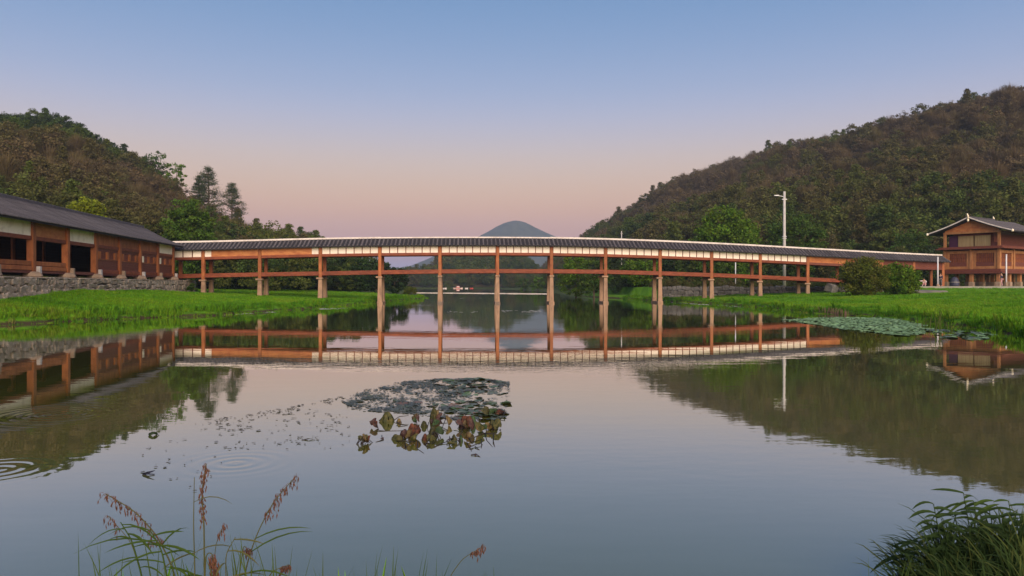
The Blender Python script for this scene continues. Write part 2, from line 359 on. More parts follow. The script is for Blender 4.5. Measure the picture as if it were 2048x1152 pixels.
PR = hill_surface(Rsky, Rbase, (15, 6.5), n=150, rows=60, amp=9, bulge=.9, lam=55); hill_obj('hill', PR, 'long dark wooded hillside climbing behind the timber house')
Msky = [(770, 572, 470), (812, 560, 480), (835, 545, 495), (858, 530, 505), (885, 509, 520), (925, 497, 540), (970, 490, 560), (1010, 496, 560), (1045, 514, 570), (1085, 540, 580), (1120, 560, 580)]
Mbase = [(-85, 440, 1), (-72, 441, 1), (-60, 441, 1), (-50, 441, 1), (-40, 441, 1), (-30, 441, 1), (-18, 441, 1), (-6, 441, 1), (4, 430, 1), (10, 440, 1), (16, 460, 1)]
PM = hill_surface(Msky, Mbase, (9, 9), n=70, rows=34, amp=2, bulge=.8, lam=40); hill_obj('hill', PM, 'hazy wooded knoll at the far river bend under the bridge')

# far conical mountain
ang = np.linspace(0, 2 * np.pi, 97)[:-1]; rr = np.linspace(0, 1, 34); ctr = px(1031, 570, 2500)
prof_r = np.array([0, 18, 40, 70, 105, 140, 190, 270, 420, 600]); prof_z = np.array([217, 214, 206, 190, 171, 153, 130, 95, 35, 0])
mv = [];
for q in rr:
    r0 = 600 * q ** 1.3
    for a in ang:
        sx = 1.12 if math.cos(a) > 0 else 1.0
        r1 = r0 * (1 + .10 * float(fbm(3 + math.cos(a) * 2, 3 + math.sin(a) * 2, 3)) * min(1, r0 / 90))
        z = float(np.interp(r0, prof_r, prof_z)) + 5 * float(fbm(r0 / 60 + math.cos(a) * 3, math.sin(a) * 3, 4)) * min(1, r0 / 50)
        mv.append((ctr.x + r1 * math.cos(a) * sx, ctr.y + r1 * math.sin(a), z))
mf = [(i * 96 + j, i * 96 + (j + 1) % 96, (i + 1) * 96 + (j + 1) % 96, (i + 1) * 96 + j) for i in range(33) for j in range(96)]
mm = mat('far_mountain_woods', (.030, .042, .030), .95, (.055, .062, .040), .05, bump=1, bscale=.12)
tag(link('mountain', np_mesh('mountain', mv, mf, mm, True)), 'blue grey conical mountain far behind the bridge roof', 'mountain', kind='structure')

# road terrace along the right bank
ma = MB(); xs = np.arange(46, 140, 3.0)
for i in range(len(xs) - 1):
    def edge(x, o): return (x, float(np.interp(x, LX, LY)) + o, 1.0)
    a0, a1, b1, b0 = edge(xs[i], .3), edge(xs[i + 1], .3), edge(xs[i + 1], 9.5), edge(xs[i], 9.5)
    ma.hexa([V(*a0), V(*a1), V(*b1), V(*b0)] + [V(q[0], q[1], 1.845) for q in (a0, a1, b1, b0)])
tag(ma.build('road', M['road']), 'pale concrete lane in front of the timber house', 'road', kind='structure')
# ================================================================== VEGETATION
def foliage_mat(name, cols, trans=.25, inst=False, rough=.75, val=.35, noise=.0):
    """colour ramp over a per-tree number (inst: the 'tint' attribute of the scattered points) with leaf-to-leaf variation"""
    m = bpy.data.materials.new(name); m.use_nodes = True; nt = m.node_tree; b = nt.nodes['Principled BSDF']; b.inputs['Roughness'].default_value = rough; b.inputs['Specular IOR Level'].default_value = .15
    rp = nt.nodes.new('ShaderNodeValToRGB'); el = rp.color_ramp.elements
    while len(el) < len(cols): el.new(.5)
    for i, (e, c) in enumerate(zip(el, cols)): e.position = i / max(1, len(cols) - 1); e.color = tuple(c) + (1,)
    if inst:
        at = nt.nodes.new('ShaderNodeAttribute'); at.attribute_type = 'INSTANCER'; at.attribute_name = 'tint'; src = at.outputs['Fac']
    else:
        tc = nt.nodes.new('ShaderNodeTexCoord'); nz = nt.nodes.new('ShaderNodeTexNoise'); nz.inputs['Scale'].default_value = .9; nz.inputs['Detail'].default_value = 3
        nt.links.new(tc.outputs['Object'], nz.inputs['Vector'])
        m2 = nt.nodes.new('ShaderNodeMapRange'); m2.inputs['From Min'].default_value = .3; m2.inputs['From Max'].default_value = .7; nt.links.new(nz.outputs['Fac'], m2.inputs['Value']); src = m2.outputs[0]
    nt.links.new(src, rp.inputs[0])
    lf = nt.nodes.new('ShaderNodeAttribute'); lf.attribute_name = 'leaf'
    mr = nt.nodes.new('ShaderNodeMapRange'); mr.inputs['To Min'].default_value = 1 - val; mr.inputs['To Max'].default_value = 1 + val; nt.links.new(lf.outputs['Fac'], mr.inputs['Value'])
    hs = nt.nodes.new('ShaderNodeHueSaturation'); nt.links.new(mr.outputs[0], hs.inputs['Value']); nt.links.new(rp.outputs[0], hs.inputs['Color'])
    hu = nt.nodes.new('ShaderNodeMapRange'); hu.inputs['To Min'].default_value = .485; hu.inputs['To Max'].default_value = .515; nt.links.new(lf.outputs['Fac'], hu.inputs['Value']); nt.links.new(hu.outputs[0], hs.inputs['Hue'])
    nt.links.new(hs.outputs[0], b.inputs['Base Color'])
    tr = nt.nodes.new('ShaderNodeBsdfTranslucent'); mx = nt.nodes.new('ShaderNodeMixShader'); mx.inputs[0].default_value = trans
    nt.links.new(hs.outputs[0], tr.inputs['Color']); nt.links.new(b.outputs[0], mx.inputs[1]); nt.links.new(tr.outputs[0], mx.inputs[2])
    nt.links.new(mx.outputs[0], nt.nodes['Material Output'].inputs['Surface'])
    return m
bark = mat('bark', (.07, .05, .035), .9, (.12, .09, .065), 6, (1, 1, .3), .6)
def leaves_mesh(name, cen, size, m, up=.3, aspect=.6, lean=None, clump=None, r=rng):
    """one bent pointed leaf-shaped quad per centre"""
    n = len(cen); cen = np.asarray(cen); size = np.broadcast_to(size, n)[:, None]
    nrm = r.normal(size=(n, 3)); nrm[:, 2] = np.abs(nrm[:, 2]) + up
    if lean is not None: nrm += lean
    nrm /= np.linalg.norm(nrm, axis=1, keepdims=True)
    a = np.cross(nrm, r.normal(size=(n, 3))); a /= np.linalg.norm(a, axis=1, keepdims=True); c = np.cross(nrm, a)
    v = np.stack([cen - a * size, cen + c * size * aspect - nrm * size * .12, cen + a * size, cen - c * size * aspect - nrm * size * .12], 1).reshape(-1, 3)
    f = np.arange(n * 4).reshape(n, 4); me = np_mesh(name, v, f, m)
    la = me.attributes.new('leaf', 'FLOAT', 'FACE'); base = r.random(n) if clump is None else np.clip(.55 * clump + .45 * r.random(n), 0, 1)
    la.data.foreach_set('value', base.astype(np.float32)); return me
def crown_pts(h, w, n_cl, per, z0, shape='round', r=rng, cl_r=.2):
    """leaf centres in clumps spread through an uneven crown: returns centres, clump number, clump centres"""
    cs = []
    while len(cs) < n_cl:
        p = r.uniform(-1, 1, 3)
        if np.linalg.norm(p) > 1 or np.linalg.norm(p) < .35: continue
        z = z0 + (h - z0) * (p[2] * .5 + .5); k = 1.0
        if shape == 'cone': k = 1.15 - .95 * (z - z0) / (h - z0)
        if shape == 'dome' and p[2] < -.2: p[:2] *= 1.1
        cs.append((p[0] * w * k, p[1] * w * k, z))
    cs = np.array(cs); out = []; cl = []
    for i, c in enumerate(cs):
        rad = cl_r * w * r.uniform(.6, 1.35); d = r.normal(size=(per, 3)); d /= np.linalg.norm(d, axis=1, keepdims=True)
        q = c + d * rad * (r.random((per, 1)) ** .4) * np.array([1.15, 1.15, .75]); out.append(q); cl.append(np.full(per, r.random()))
    return np.concatenate(out), np.concatenate(cl), cs
def trunk_mesh(name, h, rad, tips, r=rng, lean=0.05):
    b_ = MB(); top = V(lean * h, 0, h * .72)
    mid1 = V(r.uniform(-.04, .04) * h, r.uniform(-.04, .04) * h, h * .35)
    b_.tube([(0, 0, -.5), (0, 0, .05 * h), mid1, top], [rad * 1.3, rad, rad * .75, rad * .3], 6)
    for t in tips:
        t = Vector(t); s = V(0, 0, 0).lerp(mid1, 1.0).lerp(top, min(.95, max(0, (t.z / h - .35) / .5)))
        b_.tube([s, s.lerp(t, .5) + V(0, 0, -.04 * h), t], [rad * .38, rad * .24, rad * .08], 4, False)
    return b_.mesh(name, bark, True)
def tree(name, label, loc, h, w, m, n_cl=60, per=60, z0=.25, leaf=.16, shape='round', group=None, cat='tree', seed=None, cl_r=.22, up=.3, trad=None, rz=0):
    r = np.random.default_rng(seed if seed is not None else int(abs(loc[0] * 13 + loc[1] * 7)) + 5)
    t = thing(name, label, cat, loc, group); t.rotation_euler = (0, 0, rz)
    p, cl, cs = crown_pts(h, w, n_cl, per, z0 * h, shape, r, cl_r)
    link('trunk', trunk_mesh('trunk', h, trad or h * .022, [c for c in cs[:14]], r), t)
    link('crown', leaves_mesh('crown', p, leaf * r.uniform(.6, 1.3, len(p)), m, up, clump=cl, r=r), t)
    return t
def pine(name, label, loc, h, w, m, seed, layers=9, group=None):
    r = np.random.default_rng(seed); t = thing(name, label, 'tree', loc, group); b_ = MB(); pts = []; cl = []
    b_.tube([(0, 0, -4), (.02 * h, 0, .5 * h), (0, 0, h)], [h * .026, h * .017, h * .004], 6)
    for k in range(layers):
        z = h * (.08 + .9 * k / (layers - 1)); L = w * (1.05 - .85 * (k / (layers - 1)) ** 1.3)
        for j in range(5 if k < layers - 2 else 3):
            a = r.uniform(0, 6.28); l = L * r.uniform(.6, 1.15); tip = V(math.cos(a) * l, math.sin(a) * l, z + l * r.uniform(.08, .35))
            b_.tube([(0, 0, z), tip * .55 + V(0, 0, z * .42), tip], [h * .008, h * .006, h * .002], 4, False)
            for q, wt in ((1.0, 60), (.75, 40), (.5, 24)):
                c = np.array([tip.x * q, tip.y * q, z + (tip.z - z) * q]); n = int(wt); d = r.normal(size=(n, 3)) * np.array([.17, .17, .09]) * w * .8
                pts.append(c + d); cl.append(np.full(n, r.random()))
    link('trunk', b_.mesh('trunk', bark, True), t)
    p = np.concatenate(pts); link('crown', leaves_mesh('crown', p, .17 * r.uniform(.6, 1.3, len(p)), m, .2, .3, clump=np.concatenate(cl), r=r), t)
    return t

# ---- scattered woods: points carry size, turn, tint and kind; geometry nodes put a tree on each
def scatter(name, pts, scl, rot, tint, kind, protos, label, cat):
    me = bpy.data.meshes.new(name); n = len(pts); me.vertices.add(n); me.vertices.foreach_set('co', np.asarray(pts, np.float32).ravel())
    for nm, val, ty in (('scl', scl, 'FLOAT'), ('rot', rot, 'FLOAT'), ('tint', tint, 'FLOAT'), ('kindi', kind, 'INT')):
        a = me.attributes.new(nm, ty, 'POINT'); a.data.foreach_set('value', np.asarray(val, np.int32 if ty == 'INT' else np.float32))
    o = link(name, me); tag(o, label, cat, kind='stuff')
    col = bpy.data.collections.new(name + '_kinds')
    for i, p in enumerate(protos):
        q = bpy.data.objects.new('%02d_%s' % (i, p.name), p); col.objects.link(q)
    ng = bpy.data.node_groups.new(name, 'GeometryNodeTree'); ng.interface.new_socket('Geometry', in_out='INPUT', socket_type='NodeSocketGeometry'); ng.interface.new_socket('Geometry', in_out='OUTPUT', socket_type='NodeSocketGeometry')
    N = ng.nodes.new; L = ng.links.new; gi = N('NodeGroupInput'); go = N('NodeGroupOutput')
    mp = N('GeometryNodeMeshToPoints'); ip = N('GeometryNodeInstanceOnPoints'); ci = N('GeometryNodeCollectionInfo'); ci.inputs['Collection'].default_value = col; ci.inputs['Separate Children'].default_value = True; ci.inputs['Reset Children'].default_value = True
    def attr(nm, ty):
        a = N('GeometryNodeInputNamedAttribute'); a.data_type = ty; a.inputs['Name'].default_value = nm; return a.outputs['Attribute']
    cx = N('ShaderNodeCombineXYZ'); L(attr('rot', 'FLOAT'), cx.inputs['Z'])
    L(gi.outputs[0], mp.inputs['Mesh']); L(mp.outputs[0], ip.inputs['Points']); L(ci.outputs[0], ip.inputs['Instance']); ip.inputs['Pick Instance'].default_value = True
    L(attr('kindi', 'INT'), ip.inputs['Instance Index']); L(cx.outputs[0], ip.inputs['Rotation']); L(attr('scl', 'FLOAT'), ip.inputs['Scale']); L(ip.outputs[0], go.inputs[0])
    md = o.modifiers.new('scatter', 'NODES'); md.node_group = ng
    return o
woods_cols = [(.034, .056, .018), (.054, .090, .018), (.088, .112, .020), (.095, .088, .028), (.122, .094, .042), (.142, .102, .048), (.108, .082, .048)]
m_wood = foliage_mat('woods_foliage', woods_cols, .2, True, val=.32)
def proto(seed, h, w, n_cl, per, leaf, shape='round', z0=.12, cl_r=.28, up=.3, aspect=.6, lean=None):
    r = np.random.default_rng(seed); p, cl, cs = crown_pts(h, w, n_cl, per, z0 * h, shape, r, cl_r)
    return leaves_mesh('woods_tree', p, leaf * r.uniform(.6, 1.4, len(p)), m_wood, up, aspect, lean, clump=cl, r=r)
def twig_proto(seed, h, w, n):
    """bare branching crown: thin upright slivers fanning from the stem"""
    r = np.random.default_rng(seed); a = r.uniform(0, 6.28, n); q = r.random(n) ** .6; z0 = r.uniform(.05, .55, n) * h
    base = np.stack([np.cos(a) * q * w * .35, np.sin(a) * q * w * .35, z0], -1)
    L = r.uniform(.18, .45, n) * h; tip = base + np.stack([np.cos(a) * q * w * .6 + r.normal(size=n) * .2, np.sin(a) * q * w * .6 + r.normal(size=n) * .2, L * (1.15 - .5 * q)], -1)
    side = np.stack([-np.sin(a + r.normal(size=n)), np.cos(a), np.zeros(n)], -1) * .045 * (h / 6)
    v = np.stack([base - side, base + side, tip], 1).reshape(-1, 3); me = np_mesh('bare_tree', v, np.arange(n * 3).reshape(n, 3), m_wood)
    la = me.attributes.new('leaf', 'FLOAT', 'FACE'); la.data.foreach_set('value', r.random(n).astype(np.float32)); return me
PROTO = [proto(1, 6.5, 2.8, 34, 60, .20), proto(2, 7.5, 2.5, 34, 60, .19, 'round'), proto(3, 5.0, 3.0, 34, 60, .20, 'dome', .05), proto(4, 8.5, 2.1, 36, 56, .18, 'cone', .1, .3),
         proto(5, 6.5, 2.7, 46, 40, .15, 'round', .1, .22), twig_proto(6, 7.0, 3.0, 1600), twig_proto(7, 6.0, 3.4, 1600), proto(8, 4.0, 2.6, 30, 56, .18, 'dome', .0)]
def hill_points(P, n, r, rows_to=.80):
    R_, C_, _ = P.shape; jmax = (R_ - 1) * rows_to
    # area-weighted choice of cell
    A = np.linalg.norm(np.cross(P[1:, :-1] - P[:-1, :-1], P[:-1, 1:] - P[:-1, :-1]), axis=-1); A[int(jmax):] = 0
    A /= np.hypot(P[:-1, :-1, 0], P[:-1, :-1, 1]) ** .9
    c = np.cumsum(A.ravel()); k = np.searchsorted(c, r.random(n) * c[-1]); j, i = np.divmod(k, C_ - 1); s, t = r.random(n)[:, None], r.random(n)[:, None]
    return P[j, i] * (1 - s) * (1 - t) + P[j, i + 1] * (1 - s) * t + P[j + 1, i] * s * (1 - t) + P[j + 1, i + 1] * s * t, j / (R_ - 1)
# ================================================================== COVERED BRIDGE
BU = np.array([325, 345, 407, 520, 641, 760, 880, 995, 1103, 1211, 1320, 1423, 1520, 1615, 1695, 1790, 1892.])
BY = np.array([80.8, 81, 81, 81, 81, 81, 81, 81.2, 81.6, 82.3, 83.3, 84.8, 86.8, 89, 91, 94.5, 98.])
bfy = np.array([553.5, 553, 551, 549, 547, 544.5, 543, 542, 542.5, 543.3, 546.5, 550, 554, 558.5, 562, 566, 570.])
bhz = np.array([4.80, 4.82, 4.87, 5.03, 5.20, 5.30, 5.35, 5.36, 5.34, 5.25, 5.10, 4.93, 4.76, 4.55, 4.38, 4.22, 4.06])
BX = (BU - 1024) / F * BY; bfz = CH + (HZ - bfy) / F * BY
bs = np.linspace(BX[0], BX[-1], 400)
def smooth(a, k=21):
    q = np.pad(a, k // 2, 'reflect', reflect_type='odd'); return np.convolve(q, np.ones(k) / k, 'valid')
cY, cF, cH = [smooth(np.interp(bs, BX, a)) for a in (BY, bfz, bhz)]
def BC(x): return V(x, float(np.interp(x, bs, cY))), float(np.interp(x, bs, cF)), float(np.interp(x, bs, cH))
cross = V((930 - 1024) / F, 1.0).normalized(); BW = 2.5
EAVE, RISE = .97, .87
bridge = thing('covered_bridge', 'long timber covered footbridge with grey tiled roof and white panels spanning the river', 'bridge', (0, 81, 0))
bridge.location = (0, 0, 0)
nodes = [345, 407, 520, 641, 760, 880, 995, 1103, 1211, 1320, 1423, 1520, 1615, 1695, 1762, 1826, 1885]
NX = [float(np.interp(u, BU, BX)) for u in nodes]
def at(x, side):   # side 0 front row, 1 rear row
    p, f, h = BC(x); return p + cross * (BW * side), f, h
post_half = .17
for i, x in enumerate(NX):
    for side in (0, 1):
        p, f, h = at(x, side); g = float(ground_h(p.x, p.y))
        k = MB(); bot = f - .42 if i < 14 else g - .1
        k.box((p.x - post_half, p.y - post_half, bot), (p.x + post_half, p.y + post_half, h + EAVE - .12)); k.build('post', M['wood'], bridge, bevel=.02)
        if 1 <= i <= 13:
            top = f - .62; w1, w0 = .19, .22 + .022 * max(0, top - max(g, 0)); low = min(g, 0) - .7 if g < .15 else g - .4
            k = MB(); 
            k.hexa([(p.x + sx * w0, p.y + sy * w0, low) for sx, sy in ((-1, -1), (1, -1), (1, 1), (-1, 1))] + [(p.x + sx * w1, p.y + sy * w1, top) for sx, sy in ((-1, -1), (1, -1), (1, 1), (-1, 1))])
            pr_ = k.build('pier', M['pier'], bridge, bevel=.03)
            c0 = .24 if i in (5, 6, 7) else .42
            MB().box((p.x - c0, p.y - .28, top + .002), (p.x + .27, p.y + .28, top + .19)).build('cap_stone', M['pier'], pr_, bevel=.03)
    if 4 <= i <= 10:
        a, _, _ = at(x, -.115); c, _, _ = at(x, 1.115)
        MB().prism(a, c, .60, -.8, .20, -.8, .20).build('pier_base', M['pier_wet'] if i in (5, 6) else M['pier'], bridge, bevel=.04)
    # tie beams across at floor and head
    a, f, h = at(x, -.05); c, _, _ = at(x, 1.05)
    if i < 14: MB().prism(a, c, .3, f - .44, f - .22, f - .44, f - .22).build('floor_joist', M['wood_beam'], bridge)
    MB().prism(at(x, .09)[0], at(x, .91)[0], .24, h - .1, h + .14, h - .1, h + .14).build('tie_beam', M['wood_beam'], bridge)
# bays
white_bay = set(range(3, 12)) | {0}
for i in range(len(NX) - 1):
    x0, x1 = NX[i] + post_half, NX[i + 1] - post_half
    for side in (0, 1):
        p0, f0, h0 = at(x0, side); p1, f1, h1 = at(x1, side)
        if i < 14: MB().prism(p0, p1, .26, f0 - .22, f0 + .22, f1 - .22, f1 + .22).build('floor_beam', M['wood_beam'], bridge, bevel=.015)
        MB().prism(p0, p1, .24, h0 - .15, h0 + .15, h1 - .15, h1 + .15).build('header_beam', M['wood_beam'] if i < 12 else M['wood_dark'], bridge, bevel=.015)
        n = 7 if (x1 - x0) > 5.5 else 6
        if i == 0: n = 3
        def sub(t): return at(x0 + (x1 - x0) * t, side)
        if i in white_bay:
            for k in range(n):
                a, _, ha = sub((k + .05) / n); c, _, hc = sub((k + .95) / n)
                MB().prism(a, c, .07, ha + .15, ha + EAVE + .05, hc + .15, hc + EAVE + .05).build('white_panel', M['white'], bridge)
            dv = MB()
            for k in range(n + 1):
                a, _, ha = sub((k - .05) / n if k else 0); c, _, hc = sub((k + .05) / n if k < n else 1)
                dv.prism(a, c, .13, ha + .15, ha + EAVE, hc + .15, hc + EAVE)
            tag(dv.build('panel_divider', M['wood_dark'], bridge), kind='stuff')
        else:
            n = 3; lo_, hi_ = 0.0, 1.0
            if i == 1:
                a, _, ha = sub(0.0); c, _, hc = sub(.12); MB().prism(a, c, .07, ha + .15, ha + EAVE + .05, hc + .15, hc + EAVE + .05).build('white_panel', M['white'], bridge); lo_ = .12
            if i == 2:
                a, _, ha = sub(.88); c, _, hc = sub(1.0); MB().prism(a, c, .07, ha + .15, ha + EAVE + .05, hc + .15, hc + EAVE + .05).build('white_panel', M['white'], bridge); hi_ = .88
            for k in range(n):
                a, _, ha = sub(lo_ + (hi_ - lo_) * (k + .004) / n); c, _, hc = sub(lo_ + (hi_ - lo_) * (k + .996) / n)
                zt = .1 + .03 * (k % 2)
                MB().prism(a, c, .10 + .01 * (k % 2), ha + .15, ha + EAVE + .03, hc + .15, hc + EAVE + .03).build('wood_panel', M['wood_orange'] if i in (1, 2, 12, 13) else M['wood_dark'], bridge)
# deck of cross planks (joined: seen edge on) and a dark end wall section
dk = MB()
for x in np.arange(NX[0], NX[14], .32):
    a, f, _ = at(x, .07); c, _, _ = at(x, .93); dk.prism(a, c, .29, f + .10, f + .16, f + .10, f + .16)
tag(dk.build('deck_planks', M['wood_beam'], bridge), kind='stuff')
# roof: slab with tile rows
def roof_pt(x, t, dz=0):  # t 0 ridge .. 1 front eave, -1 rear eave
    p, _, h = BC(x); c = p + cross * (BW / 2); q = c - cross * (1.85 * t); return V(q.x, q.y, h + EAVE + RISE * (1 - abs(t)) - .10 * math.sin(math.pi * abs(t)) * .6 + dz)
xs = np.linspace(NX[0] - .9, NX[-1] + .8, 150); ts = [1, .66, .33, 0, -.33, -.66, -1]; vv = []; ff = []
for x in xs: vv += [roof_pt(x, t) for t in ts] + [roof_pt(x, t, -.13) for t in ts]
n2_ = 14
for i in range(len(xs) - 1):
    o = i * n2_
    for j in range(6): ff += [(o + j, o + j + 1, o + j + 1 + n2_, o + j + n2_), (o + 7 + j + 1, o + 7 + j, o + 7 + j + n2_, o + 7 + j + 1 + n2_)]
    ff += [(o + 7, o, o + n2_, o + 7 + n2_), (o + 6, o + 13, o + 13 + n2_, o + 6 + n2_)]
for o in (0, (len(xs) - 1) * n2_): ff += [(o + j, o + j + 7, o + j + 8, o + j + 1) for j in range(6)]
roof = MB().add(vv, ff).build('roof', M['tile_under'], bridge)
def rib_mesh(path, rad, name):
    """one row of overlapping half-round cover tiles running down the slope"""
    b_ = MB(); segs = len(path) - 1; n = 6; k0 = 0
    for s in range(segs):
        a, c = Vector(path[s]), Vector(path[s + 1]); d = (c - a).normalized(); x = d.cross(V(0, 0, 1)).normalized(); y = x.cross(d)
        if y.z < 0: y = -y
        ring = []
        for p, rd in ((a, rad * .86), (c, rad)):
            ring += [tuple(p + (x * math.cos(t) + y * math.sin(t)) * rd) for t in np.linspace(0, math.pi, n)]
        b_.add(ring, [(j, j + 1, j + 1 + n, j + n) for j in range(n - 1)] + [tuple(range(n, 2 * n))])
    return b_
x_mid = NX[7]; r0 = roof_pt(x_mid, 0)
rib = rib_mesh([roof_pt(x_mid, t, .01) - r0 for t in np.linspace(.10, 1.04, 8)], .105, 'tile_row').mesh('tile_row', M['tile'], True)
nrow = 210; rear = MB()
for k, x in enumerate(np.linspace(NX[0] - .7, NX[-1] + .7, nrow)):
    q = roof_pt(x, 0) + V(0, 0, random.uniform(-.008, .008)); link('tile_row', rib, roof, q, (0, 0, random.uniform(-.006, .006)))
    rr_ = rib_mesh([roof_pt(x, -t, .01) for t in (.10, .5, 1.04)], .092, 't'); rear.add(rr_.v, rr_.f)
tag(rear.build('rear_tile_rows', M['tile'], roof), kind='stuff')
for i in range(len(NX) - 1):
    xa, xb = (NX[i] if i else NX[0] - .9), (NX[i + 1] if i < len(NX) - 2 else NX[-1] + .8); k = MB(); m_ = 3
    for j in range(m_):
        a = roof_pt(xa + (xb - xa) * j / m_, 0); c = roof_pt(xa + (xb - xa) * (j + 1) / m_ - .002, 0); hgt_ = .10 if 4 <= i <= 6 else .14
        k.prism(a, c, .26, a.z - .05, a.z + hgt_, c.z - .05, c.z + hgt_)
    k.build('ridge_cap', M['ridge'], bridge, bevel=.02)

# ================================================================== LONG GALLERY HALL (left bank)
hv = -224 / F; Ln = math.hypot(hv, 1); ha_ = V(hv / Ln, 1 / Ln); hn_ = V(1 / Ln, -hv / Ln)      # axis (away from camera), normal (towards the river)
h0_ = V((344.5 - 1024) / F * 79, 79.0); SP = 5.03 * Ln
def H(s, t, z): q = h0_ + ha_ * s + hn_ * t; return V(q.x, q.y, z)
def hbox(k, s0, s1, t0, t1, z0, z1): return k.hexa([H(s0, t0, z0), H(s0, t1, z0), H(s1, t1, z0), H(s1, t0, z0), H(s0, t0, z1), H(s0, t1, z1), H(s1, t1, z1), H(s1, t0, z1)])
hall = thing('gallery_hall', 'long timber gallery hall with dark tiled roof on a stone platform', 'building')
FL = 3.0
for i in range(-3, 7):
    s = (i - 6) * SP
    for t in (0, -6.0):
        k = MB(); hbox(k, s - .21, s + .21, t - .21, t + .21, 2.88, 6.10); k.build('post', M['wood'], hall, bevel=.02)
        if t == 0:
            k = MB(); k.lathe(H(s, .05, 2.44), [(.50, 0), (.62, .14), (.55, .32), (.34, .436)], 9); k.build('plinth_stone', M['plinth'], hall)
            k = MB(); hbox(k, s + .22, s + .52, -.05, .42, 2.52, 3.22); k.build('stone_cheek', M['plinth'] if i % 2 else M['concrete'], hall, bevel=.03)
k = MB(); hbox(k, -9.2 * SP, .6, -6.3, .1, FL - .22, FL - .02); k.build('floor', M['wood_dark'], hall)
for i in range(-3, 6):
    s0, s1 = (i - 6) * SP + .21, (i - 5) * SP - .21
    k = MB(); hbox(k, s0, s1, -.12, .12, 4.93, 5.19); k.build('header_beam', M['wood_beam'], hall, bevel=.015)
    if i in (-1, 1, 5, -3):
        k = MB(); hbox(k, s0, s1, -.05, .06, 5.19, 6.16); k.build('white_panel', M['white_old'], hall)
    else:
        m_ = M['wood_orange'] if i == 0 else M['wood']
        for j in range(2):
            a = s0 + (s1 - s0) * j / 2; c = s0 + (s1 - s0) * (j + 1) / 2 - .01; k = MB(); hbox(k, a, c, -.05, .05 + .01 * j, 5.19, 6.14); k.build('wood_panel', m_, hall)
    if i <= 0:      # open bay with a double rail
        for z0, z1, t1 in ((2.96, 3.24, .16), (3.27, 3.56, .12)):
            k = MB(); hbox(k, s0, s1, -.12, t1, z0, z1); k.build('rail', M['wood'], hall, bevel=.015)
        k = MB(); hbox(k, (s0 + s1) / 2 - .9, (s0 + s1) / 2 - .55, -3.2, -2.9, FL, 4.3); k.build('inner_post', M['wood'], hall)
    elif i == 1:    # doorway
        k = MB(); hbox(k, s0, s1, -.3, -.1, 2.75, FL - .03); k.build('threshold', M['wood_dark'], hall)
    else:           # boarded wall with three shuttered lights
        k = MB(); hbox(k, s0, s1, -.12, .15, 2.92, 3.22); k.build('sill_beam', M['wood_beam'], hall, bevel=.015)
        k = MB()
        for j in range(4):
            z0 = 3.22 + j * .2; hbox(k, s0, s1, -.06, .02 + .012 * (j % 2), z0, z0 + .192)
        tag(k.build('wainscot_boards', M['wood_dark'], hall), kind='stuff')
        k = MB(); hbox(k, s0, s1, -.06, .07, 4.02, 4.10); k.build('window_sill', M['wood'], hall)
        k = MB()
        for j in range(2): hbox(k, s0, s1, -.06, .03 + .012 * j, 4.68 + j * .125, 4.80 + j * .125)
        tag(k.build('upper_boards', M['wood_dark'], hall), kind='stuff')
        W = s1 - s0
        for j, e in enumerate((.10, .46, .82)):
            k = MB(); hbox(k, s0 + W * e, s0 + W * (e + .085), -.05, .10, 4.10, 4.68); k.build('window_post', M['white_old'] if (j == 0 and i >= 4) else M['wood'], hall)
        for a, c in ((0, .10), (.185, .46), (.545, .82), (.905, 1)):
            k = MB(); hbox(k, s0 + W * a + .01, s0 + W * c - .01, -.06, -.03, 4.10, 4.68); sh = k.build('shutter', M['wood_dark'], hall)
            if c - a > .2:
                k = MB()
                for q in range(5): hbox(k, s0 + W * (a + (c - a) * (q + .5) / 5) - .03, s0 + W * (a + (c - a) * (q + .5) / 5) + .03, -.03, .0, 4.10, 4.68)
                tag(k.build('lattice', M['wood_dark'], sh), kind='stuff')
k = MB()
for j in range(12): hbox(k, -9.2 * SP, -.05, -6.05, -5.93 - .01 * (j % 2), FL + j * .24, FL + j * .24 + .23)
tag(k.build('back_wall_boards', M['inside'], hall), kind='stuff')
k = MB()
for j in range(14): hbox(k, -.02, .08 + .01 * (j % 2), -5.9 + j * .41, -5.9 + j * .41 + .39, FL, 5.9)
tag(k.build('end_wall_boards', M['wood_dark'], hall), kind='stuff')
k = MB(); k.add([H(-.02, -6.2, 5.9), H(-.02, .2, 5.9), H(-.02, -3, 7.7), H(.08, -6.2, 5.9), H(.08, .2, 5.9), H(.08, -3, 7.7)], [(0, 1, 2), (5, 4, 3), (0, 3, 4, 1), (1, 4, 5, 2), (2, 5, 3, 0)]); k.build('gable', M['wood_dark'], hall)
RT, RZ, ET, EZ = -3.0, 7.95, .75, 6.14
def hroof(s, t, dz=0): q = abs(t); tt = RT + (ET - RT) * t; return H(s, tt, EZ + (RZ - EZ) * (1 - q) - .12 * math.sin(math.pi * q) + dz)
sa, sb = -9.3 * SP, 1.35
ss = np.linspace(sa, sb, 30); vv = []; ff = []
for s in ss: vv += [hroof(s, t) for t in ts] + [hroof(s, t, -.16) for t in ts]
for i in range(len(ss) - 1):
    o = i * n2_
    for j in range(6): ff += [(o + j, o + j + 1, o + j + 1 + n2_, o + j + n2_), (o + 7 + j + 1, o + 7 + j, o + 7 + j + n2_, o + 7 + j + 1 + n2_)]
    ff += [(o + 7, o, o + n2_, o + 7 + n2_), (o + 6, o + 13, o + 13 + n2_, o + 6 + n2_)]
for o in (0, (len(ss) - 1) * n2_): ff += [(o + j, o + j + 7, o + j + 8, o + j + 1) for j in range(6)]
hr = MB().add(vv, ff).build('roof', M['tile_under'], hall)
